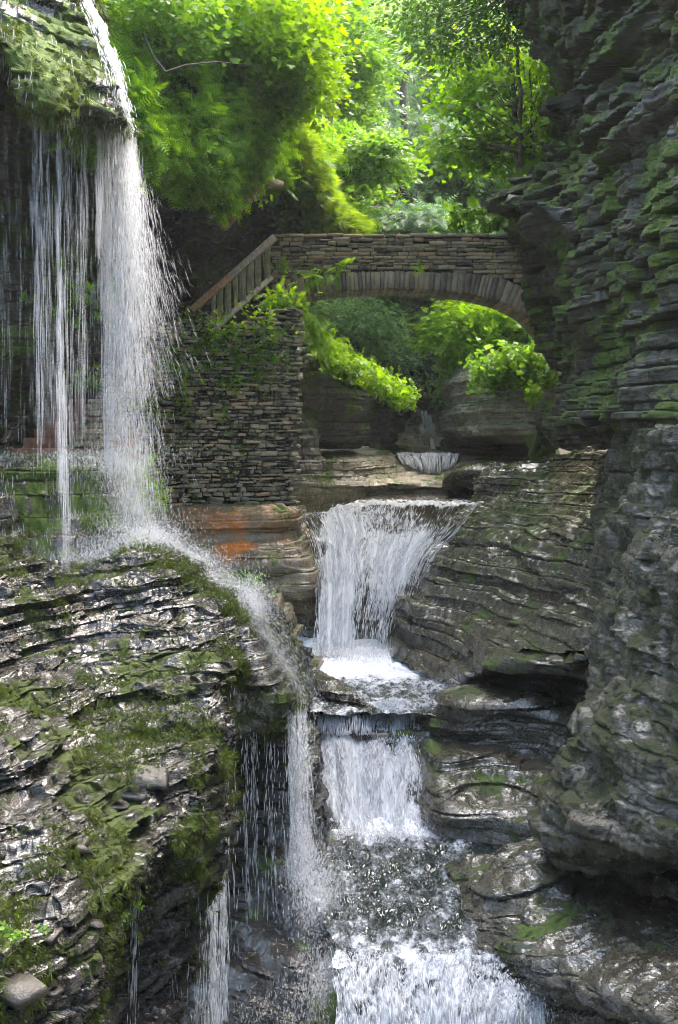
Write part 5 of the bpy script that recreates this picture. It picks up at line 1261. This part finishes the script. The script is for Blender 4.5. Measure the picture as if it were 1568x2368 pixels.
for k, (u, v, s, tx) in enumerate([(672, 628, .34, 'leftmost fern sprouting from the bridge wall beside the railing'), (726, 640, .36, 'fern drooping over the left part of the arch ring'), (745, 630, .34, 'fern hanging left of the middle of the bridge joint'),
                     (790, 622, .30, 'small fern in the bridge joint left of centre'), (965, 622, .22, 'tiny fern in the bridge joint right of centre')]):
    clump('bridge_fern', tx, W(u, v, 25.9), (.28, .12, .12), 16, T_fern, s, L_fern, group='ferns rooted in the bridge wall', down=.9)
# plants on the dry stone wall
wallspots = [(470, 745, 60, .5), (400, 810, 60, .9), (365, 850, 55, .8), (330, 905, 40, .6), (405, 880, 50, .9), (510, 790, 50, .8), (540, 830, 55, .9), (575, 770, 60, .8), (605, 745, 50, .8), (600, 850, 45, .8), (535, 880, 30, .6),
             (460, 830, 40, .6), (640, 770, 25, .4), (420, 945, 40, .6), (315, 940, 45, .7), (340, 975, 30, .5), (515, 955, 18, .35), (620, 800, 30, .5), (485, 765, 40, .6)]
where = ['under the lower end of the railing', 'high on the left part of the wall', 'left of the wall middle beside the spray', 'lower left by the falling water', 'just left of the wall centre', 'below the railing foot', 'in the upper middle of the wall', 'right below the railing', 'under the bushy fern clump', 'right of the wall middle',
         'in the very middle of the wall', 'between the left and middle patches', 'near the top right corner of the wall', 'low left of the middle', 'at the left edge behind the spray', 'lowest by the left spray', 'alone low in the wall centre', 'right of centre near the bridge springing', 'right against the railing foot post']
for (u, v, R_px, sz), wt in zip(wallspots, where):
    Yw = float(wallY(u)) - .06; rr = R_px / F * Yw
    clump('wall_plant', f'green leafy plant on the dry stone wall {wt}', W(u, v, Yw), (rr * 1.1, .12, rr * 1.1), int(120 * sz), T_otwig if (u + v) % 3 else T_fern, .15, L_fern if (u % 2) else L_mid, cat='plant', group='plants rooted in the dry stone wall', down=.5)
clump('wet_bush', 'dripping bright green plant below the wall beside the tall waterfall', W(312, 1130, 16.9), (.34, .25, .45), 190, T_fern, .26, L_mid, cat='plant', down=1.2)
clump('wet_seedling', 'small leafy seedlings on the ledge beside the running water', W(560, 1345, 15.9), (.4, .25, .16), 60, T_otwig, .16, L_mid, cat='plant')
for k, (u, v, Y, s, tx) in enumerate([(195, 690, 17.2, .5, 'upper'), (165, 620, 17.6, .3, 'topmost'), (200, 870, 19, .3, 'lower'), (228, 868, 19.2, .22, 'lowest')]):
    clump('ledge_fern', f'{tx} small green plant on the dark wall between the falling strands', W(u - 10, v, Y), (s, .2, s * .7), int(90 * s), T_fern, .26, L_fernd, cat='plant', group='plants on the dark wall behind the strands')
for k, (u, v, Y, tx) in enumerate([(285, 2105, 7.9, 'small fresh green sprout on the ledge edge, lower left'), (40, 2150, 6.4, 'small green sprout at the far left of the lower ledges')]):
    clump('sprout', tx, W(u, v, Y), (.10, .08, .05), 12, T_otwig, .09, L_mid, cat='plant')

# ---- right side: slender maples on the ledge, dark boughs above
tree('slender_maple', 'slender twin-stemmed maple on the ledge of the right cliff', W(1203, 400, 26.6), W(1178, -20, 26.4), mt(1135, 240, 28.4, 155, 170, 1.5), 150, 50, T_maple, .16, L_right, r=.085, pad=.42, trunks=2, lmbs=34)
tree('slender_maple', 'thin young maple stem nearest the right cliff', W(1232, 390, 27.2), W(1222, 0, 27), mt(1225, 240, 27, 60, 150, 1.0), 60, 40, T_maple, .15, L_maple, r=.035, pad=.4, lmbs=14)
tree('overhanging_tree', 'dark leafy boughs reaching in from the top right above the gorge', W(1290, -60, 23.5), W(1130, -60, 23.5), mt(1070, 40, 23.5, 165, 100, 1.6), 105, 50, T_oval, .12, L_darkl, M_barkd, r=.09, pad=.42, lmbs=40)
V, Fc = join([limb(W(1260, 30, 23), W(1010, 60, 23.6), .03, .006, .08, .05, 9), limb(W(1255, 70, 23), W(1120, 130, 23.4), .02, .005, .05, .05, 7), limb(W(1250, 10, 23), W(1040, -20, 23.4), .03, .006, .02, .05, 7)])
tag(link('bare_boughs', mesh_from('bare_boughs', V, Fc, 3, smooth=True), M_barkd), 'thin dark bough arching out from the top of the right cliff', 'branch')
clump('ledge_bush', 'bright little bush on the lower right ledge just above the bridge', W(1120, 512, 29), (1.2, .6, .28), 200, T_mtwig, .34, L_mid, cat='bush')
tag(cover('cliff_moss_fringe', 'mossy fringe on the ledge edge of the right cliff', surf([[(1160, 462, 25.2), (1190, 425, 25.6), (1225, 392, 26), (1262, 365, 26)], [(1175, 440, 28), (1205, 410, 28), (1240, 380, 28), (1275, 350, 28)]], 20, 60), 1500, T_tuft, .10, L_mid), kind='stuff')

# ---- beyond the bridge
tree('beech_tree', 'pale green tree rising behind the left bank, upper centre left', W(735, 560, 37), W(750, 20, 38), mt(755, 150, 38, 105, 170, 3), 170, 30, T_otwig, .42, L_mid, r=.11, pad=.6)
tree('seeding_sapling', 'sapling with pinkish seeds and thin curved stems left of the bridge', W(738, 540, 31), W(770, 260, 31), mt(775, 400, 32.3, 75, 120, 1.3), 110, 26, T_mtwig, .26, L_mid, r=.06, pad=.32, lmbs=22)
tree('arching_sapling', 'small tree with a stem arching right over the left end of the bridge', W(745, 450, 30.5), W(860, 350, 31), mt(865, 375, 31, 85, 45, .9), 50, 24, T_mtwig, .24, L_mid, r=.03, pad=.3, lmbs=12)
clump('seed_cluster', 'pinkish seed clusters on the shrubs left of the bridge', W(800, 460, 31.5), (1.3, .6, 1.4), 300, T_oval, .12, L_seed, cat='bush')
clump('bank_bush', 'bright green bush tumbling to the left end of the bridge parapet', W(800, 500, 30), (1.0, .6, .8), 420, T_otwig, .30, L_mid, cat='bush')
tree('hemlock_tree', 'dark trunked blue-green hemlock at the centre above the bridge', W(925, 520, 44), W(945, 60, 45), mt(975, 380, 47, 130, 130, 3.2), 210, 30, T_spray, .62, L_hem, M_barkd, r=.26, pad=.85, flat=.18, drop=.12, lmbs=40)
tree('hemlock_tree', 'tall blue-green hemlock left of centre behind the pale tree', W(795, 560, 50), W(800, 0, 52), mt(810, 200, 51, 100, 210, 3), 190, 28, T_spray, .62, L_hem, M_barkd, r=.24, pad=.9, flat=.2, drop=.12, lmbs=30)
tree('hemlock_tree', 'low hemlock boughs just above the middle of the parapet', W(960, 640, 38.5), W(965, 440, 39), mt(950, 512, 38.5, 120, 30, 1.6), 80, 30, T_spray, .5, L_hem, M_barkd, r=.1, pad=.7, flat=.2, drop=.1)
tree('pale_tree', 'tall pale misty tree in the middle of the background', W(935, 420, 60), W(930, 20, 62), mt(930, 150, 60, 130, 150, 5), 200, 30, T_otwig, .72, L_pale, r=.3, pad=1.0)
tree('pale_tree', 'pale feathery tree far behind the slender maple', W(1080, 500, 56), W(1090, 0, 58), mt(1090, 190, 57, 130, 190, 5), 210, 28, T_otwig, .68, L_pale, r=.25, pad=1.0)
tree('background_tree', 'green broadleaf tree between the hemlock and the right cliff', W(1110, 560, 44), W(1100, 120, 45), mt(1100, 400, 45, 115, 90, 2.5), 120, 28, T_otwig, .45, L_mid, r=.14, pad=.65)
tree('background_tree', 'green broadleaf tree behind the left end of the parapet', W(860, 600, 43), W(850, 200, 44), mt(840, 420, 44, 85, 110, 2.5), 120, 28, T_otwig, .42, L_pale, r=.13, pad=.6)
tree('background_tree', 'pale tree above the bank at the very top centre', W(700, 300, 48), W(700, -30, 50), mt(690, 50, 49, 130, 100, 4), 140, 28, T_otwig, .6, L_pale, r=.2, pad=.9)
tree('background_tree', 'bright tree filling the gap at the top between the two maples', W(870, 200, 70), W(880, -20, 72), mt(880, 50, 71, 170, 75, 5), 120, 28, T_otwig, .9, L_pale, r=.35, pad=1.3)
# through the arch
def bankpts(pts, n, spread): 
    a = np.array([W(*p) for p in pts]); t = RNG.random(n) * (len(a) - 1); i = t.astype(int); return a[i] + (a[i + 1] - a[i]) * (t - i)[:, None] + RNG.normal(0, 1, (n, 3)) * spread
def leafline(name, label, pts, n, spread, tmpl, size, lm, kind=None, cat='bush', dn=.3):
    P = bankpts(pts, n, spread); D = RNG.normal(0, .6, (n, 3)) + (.1, -.5, -dn); V, Fc = scatter(tmpl, P, D, rdir(n, 1.2), size * RNG.uniform(.6, 1.2, n))
    return tag(link(name, mesh_from(name, V, Fc, 3), lm), label, cat if kind != 'stuff' else None, None, kind)
leafline('hanging_shrub', 'long yellow-green shrub draped along the top of the shaded cave wall', [(740, 800, 30.6), (790, 838, 31), (840, 868, 32), (900, 898, 33.6), (938, 922, 35.4)], 1700, (.22, .5, .17), T_mtwig, .24, L_maple)
leafline('hanging_fern', 'dark green ferns along the left edge of the arch opening', [(718, 735, 27.5), (735, 775, 28), (765, 810, 29)], 260, (.13, .3, .15), T_fern, .32, L_fern, cat='fern')
tree('arch_shrub', 'green shrub under the arch at the left, above the draped shrub', W(830, 880, 38), W(820, 700, 39), mt(825, 755, 39, 75, 70, 1.6), 100, 38, T_otwig, .28, L_pale, r=.07, pad=.5)
tree('arch_shrub', 'bluish-green shrub in the middle of the arch opening', W(905, 900, 42), W(895, 780, 42), mt(880, 840, 42, 45, 50, 1.3), 55, 26, T_otwig, .36, L_hem, r=.07, pad=.5)
tree('arch_shrub', 'broad yellow-green tree filling the right of the arch opening', W(1110, 900, 38), W(1100, 690, 38), mt(1125, 765, 38, 125, 72, 1.8), 170, 46, T_mtwig, .25, L_maple, r=.09, pad=.5)
leafline('ledge_shrub', 'bright green shrub on the bedded rock at the right of the arch', [(1125, 858, 32.8), (1160, 850, 32.2), (1210, 840, 31.6), (1262, 850, 31)], 1300, (.34, .4, .27), T_mtwig, .25, L_mid)
leafline('hanging_sprig', 'yellow-green sprigs hanging at the right edge under the arch', [(1235, 890, 30), (1232, 920, 30)], 90, (.09, .2, .13), T_mtwig, .2, L_maple)
leafline('moss_bush', 'pale green growth beside the narrow cleft in the arch', [(1000, 900, 42), (1040, 880, 40), (1070, 860, 38)], 260, (.4, .4, .35), T_otwig, .3, L_pale)
# hillsides: foliage mass
def hillgrid(S): return surf(S, 60, 60)
LH = [[(100, v, l * .74), (400, v, l * .78), (640, v, l * .86), (740, v, l * .96), (820, v, l * 1.08), (890, v, l * 1.26), (950, v, l * 1.5)] for v, l in ((60, 66), (110, 61), (200, 56), (400, 49), (650, 45), (850, 42))]
RH = [[(985, v, l * 1.7), (1010, v, l * 1.45), (1050, v, l * 1.25), (1100, v, l * 1.1), (1180, v, l * .96), (1280, v, l * .86), (1500, v, l * .76)] for v, l in ((200, 62), (240, 57), (300, 53), (400, 49), (650, 46), (850, 44))]
cover('left_far_wood', 'mass of mixed green foliage on the far left hillside', hillgrid(LH), 26000, T_otwig, .85, L_mid, lambda p, j, i: (i < .72) & nz_(p * .4, 4, -.5), .6, .1, .5)
cover('left_far_wood', 'paler foliage mass on the far left hillside', hillgrid(LH), 14000, T_otwig, .85, L_pale, lambda p, j, i: (i < .78) & nz_(p * .4, 14, -.1), 1.0, .1, .5)
cover('right_far_wood', 'mass of mixed green foliage on the far right hillside', hillgrid(RH), 26000, T_otwig, .85, L_mid, lambda p, j, i: (i > .25) & nz_(p * .4, 6, -.5), .6, .1, .5)
cover('right_far_wood', 'paler foliage mass on the far right hillside', hillgrid(RH), 14000, T_spray, .95, L_hem, lambda p, j, i: (i > .2) & nz_(p * .4, 16, -.1), 1.0, .1, .5)

# ---- humid air in the gorge
t = NT('humid_air'); pv = t.n('ShaderNodeVolumePrincipled'); pv.inputs['Density'].default_value = .00045; pv.inputs['Color'].default_value = (.93, .97, 1, 1); pv.inputs['Anisotropy'].default_value = .3
t.l(pv.outputs[0], t.out.inputs['Volume'])
hb = np.array([(x, y, z) for x in (-150, 150) for y in (-40, 160) for z in (-10, 40)], float)
hf = np.array([(0, 1, 3, 2), (4, 6, 7, 5), (0, 4, 5, 1), (2, 3, 7, 6), (0, 2, 6, 4), (1, 5, 7, 3)])
tag(link('haze', mesh_from('haze', hb, hf, 4), t.m), 'pale humid haze filling the gorge', None, None, 'stuff')

# ---- tufts of real moss on the wet rock
L_mossy = leaf_mat('wet_moss_tuft', (.035, .055, .008), (.06, .09, .012), (.10, .14, .02), trans=.3, rough=.7, patch=2.)
def moss_on(name, label, rows, n, size, th, seed, down=1., lift=.0, kw=None, P=None):
    p, nn = on_grid(P, n, None, lift)
    k = (noise(p[:, 0] * 1.6, p[:, 1] * 1.6, p[:, 2] * 1.6, seed) + .6 * noise(p[:, 0] * 5, p[:, 1] * 5, p[:, 2] * 5, seed + 1)) > th
    p, nn = p[k], nn[k]; m = len(p)
    D = nn * .8 + RNG.normal(0, .35, (m, 3)); D[:, 2] -= down * RNG.uniform(.3, 1.2, m)
    V, Fc = scatter(T_tuft, p, D, rdir(m, .5), size * RNG.uniform(.5, 1.5, m))
    return tag(link(name, mesh_from(name, V, Fc, 3), L_mossy), label, None, None, 'stuff')
moss_on('hanging_moss', 'tufts of moss hanging over the top left brow', None, 26000, .11, .05, 201, P=P_BROW, down=1.4)
moss_on('ledge_moss', 'tufts of moss on the lower left ledges', None, 90000, .055, .28, 203, lift=.015, P=P_LEDGE, down=.9)
moss_on('step_moss', 'moss hanging down the stepped ledges', None, 16000, .09, -.05, 205, P=P_STEP, down=1.8)
moss_on('lip_moss', 'moss under the dripping lip', None, 9000, .05, .1, 207, P=P_LIP, down=1.5)

# =================================================================== LOOSE STONES AND TWIGS on the near ledges
def at_px(P, u, v):
    """the point of a surface grid that lies in a given direction from the viewpoint, with its normal"""
    q = P.reshape(-1, 3); uu = CU + q[:, 0] / q[:, 1] * F; vv = V0 - q[:, 2] / q[:, 1] * F
    d = (uu - u) ** 2 + (vv - v) ** 2; i = np.argsort(d)[:6]; i = i[np.argmin(q[i, 1])]
    N = normals(P).reshape(-1, 3)[i]; return q[i], N
M_slab = stone_mat('wet_loose_shale', (.018, .016, .013), (.075, .068, .055), moss=.15, rough=(.12, .4), bump=.5)
SL = [(335, 1800, .22, 'large flat wet slab near the right edge of the ledges'), (300, 1835, .15, 'flat slab lying just below the largest one'), (262, 1860, .13, 'thin slab left of the two biggest ones'), (90, 1655, .12, 'purplish flat chip high on the left ledges'),
      (215, 1670, .11, 'flat stone in the upper middle of the ledges'), (160, 1975, .20, 'broad wet slab on the lower left ledges'), (85, 2125, .12, 'small slab among the rubble, lower left'), (130, 2165, .10, 'angular chip in the rubble at lower left'), (215, 2130, .09, 'small block at the rim of the lower ledges'),
      (25, 2290, .24, 'long tilted slab in the bottom left corner'), (110, 2285, .10, 'triangular stone beside the long tilted slab'), (55, 2185, .11, 'thin stone above the long tilted slab'), (395, 1700, .10, 'flat chip near the top right of the ledges'), (420, 1880, .09, 'small stone at the outer right rim')]
for u, v, r, tx in SL:
    p, nn = at_px(P_LEDGE, u, v); up = np.array([.15 * RNG.normal(), -.25 + .15 * RNG.normal(), 1.]); up /= np.linalg.norm(up)
    m = RNG.integers(5, 8); a = np.sort(RNG.uniform(0, 2 * math.pi, m)); rr = r * RNG.uniform(.55, 1.05, m)
    X = np.cross(up, (0.2, 1, 0)); X /= np.linalg.norm(X); Y = np.cross(up, X); th = r * RNG.uniform(.10, .2)
    ring = X * (np.cos(a) * rr)[:, None] * 1.25 + Y * (np.sin(a) * rr)[:, None] * .8
    bot = ring * 1.0; top = ring * RNG.uniform(.88, .97) + up * th
    V = np.vstack([p + bot - up * th * .4, p + top, [p - up * th * .4], [p + up * th]])
    Fc = []
    for i in range(m):
        j = (i + 1) % m; Fc += [(i, j, m + j), (i, m + j, m + i), (2 * m, j, i), (2 * m + 1, m + i, m + j)]
    tag(link('loose_slab', mesh_from('loose_slab', V, np.array(Fc), 3), M_slab), tx, 'stone', 'loose shale slabs on the left ledges')
for (u, v, du, dv, tx) in ((228, 2050, 22, 60, 'forked brown twig lying on the ledges at lower left'), (60, 2160, -18, 40, 'short brown twig in the rubble at the far left')):
    p, nn = at_px(P_LEDGE, u, v); Yq = p[1] - .05
    a, b = W(u - du, v - dv * .6, Yq), W(u + du, v + dv * .6, Yq - .2)
    V, Fc = join([limb(a, b, .008, .004, .03, .06, 8, 5), limb((a + b) / 2, W(u + du * 2, v - dv * .5, Yq - .05), .005, .002, .02, .06, 6, 4)])
    tag(link('fallen_twig', mesh_from('fallen_twig', V, Fc, 3, smooth=True), M_barkd), tx, 'twig')
# =================================================================== CAMERA, LIGHT
cam = bpy.data.cameras.new('camera'); co = bpy.data.objects.new('camera', cam); COL.objects.link(co)
co.location = (0, 0, 0); co.rotation_euler = (math.radians(90), 0, 0)
cam.sensor_fit = 'VERTICAL'; cam.sensor_height = 36; cam.sensor_width = 24
cam.lens = F / 2367 * 36; cam.shift_y = -(1183.5 - V0) / 2367
cam.clip_start = .1; cam.clip_end = 2000
SC.camera = co
EL, AZ = 62, 42      # sun elevation; azimuth from +Y towards +X
w = bpy.data.worlds.new('World'); SC.world = w; w.use_nodes = True
nt = w.node_tree; bg = nt.nodes['Background']
sky = nt.nodes.new('ShaderNodeTexSky'); sky.sky_type = 'NISHITA'; sky.sun_disc = False
sky.sun_elevation = math.radians(EL); sky.sun_rotation = math.radians(AZ); sky.air_density = 1.2; sky.dust_density = 6; sky.ozone_density = .6
nt.links.new(sky.outputs[0], bg.inputs[0]); bg.inputs[1].default_value = .15
sl = bpy.data.lights.new('sun', 'SUN'); sl.energy = 1.05; sl.angle = math.radians(60); sl.color = (1, .98, .94)
so = bpy.data.objects.new('sun', sl); COL.objects.link(so)
from mathutils import Vector
d = Vector((math.sin(math.radians(AZ)) * math.cos(math.radians(EL)), math.cos(math.radians(AZ)) * math.cos(math.radians(EL)), math.sin(math.radians(EL))))
so.rotation_euler = d.to_track_quat('Z', 'Y').to_euler(); so.location = d * 60
SC.view_settings.view_transform = 'Standard'; SC.view_settings.look = 'None'; SC.view_settings.gamma = 1; SC.view_settings.exposure = 2.75
SC.cycles.filter_width = 1.05
SC.cycles.max_bounces = 8; SC.cycles.diffuse_bounces = 3; SC.cycles.glossy_bounces = 3; SC.cycles.transmission_bounces = 4; SC.cycles.transparent_max_bounces = 24
SC.cycles.sample_clamp_indirect = 6; SC.cycles.caustics_reflective = False; SC.cycles.caustics_refractive = False
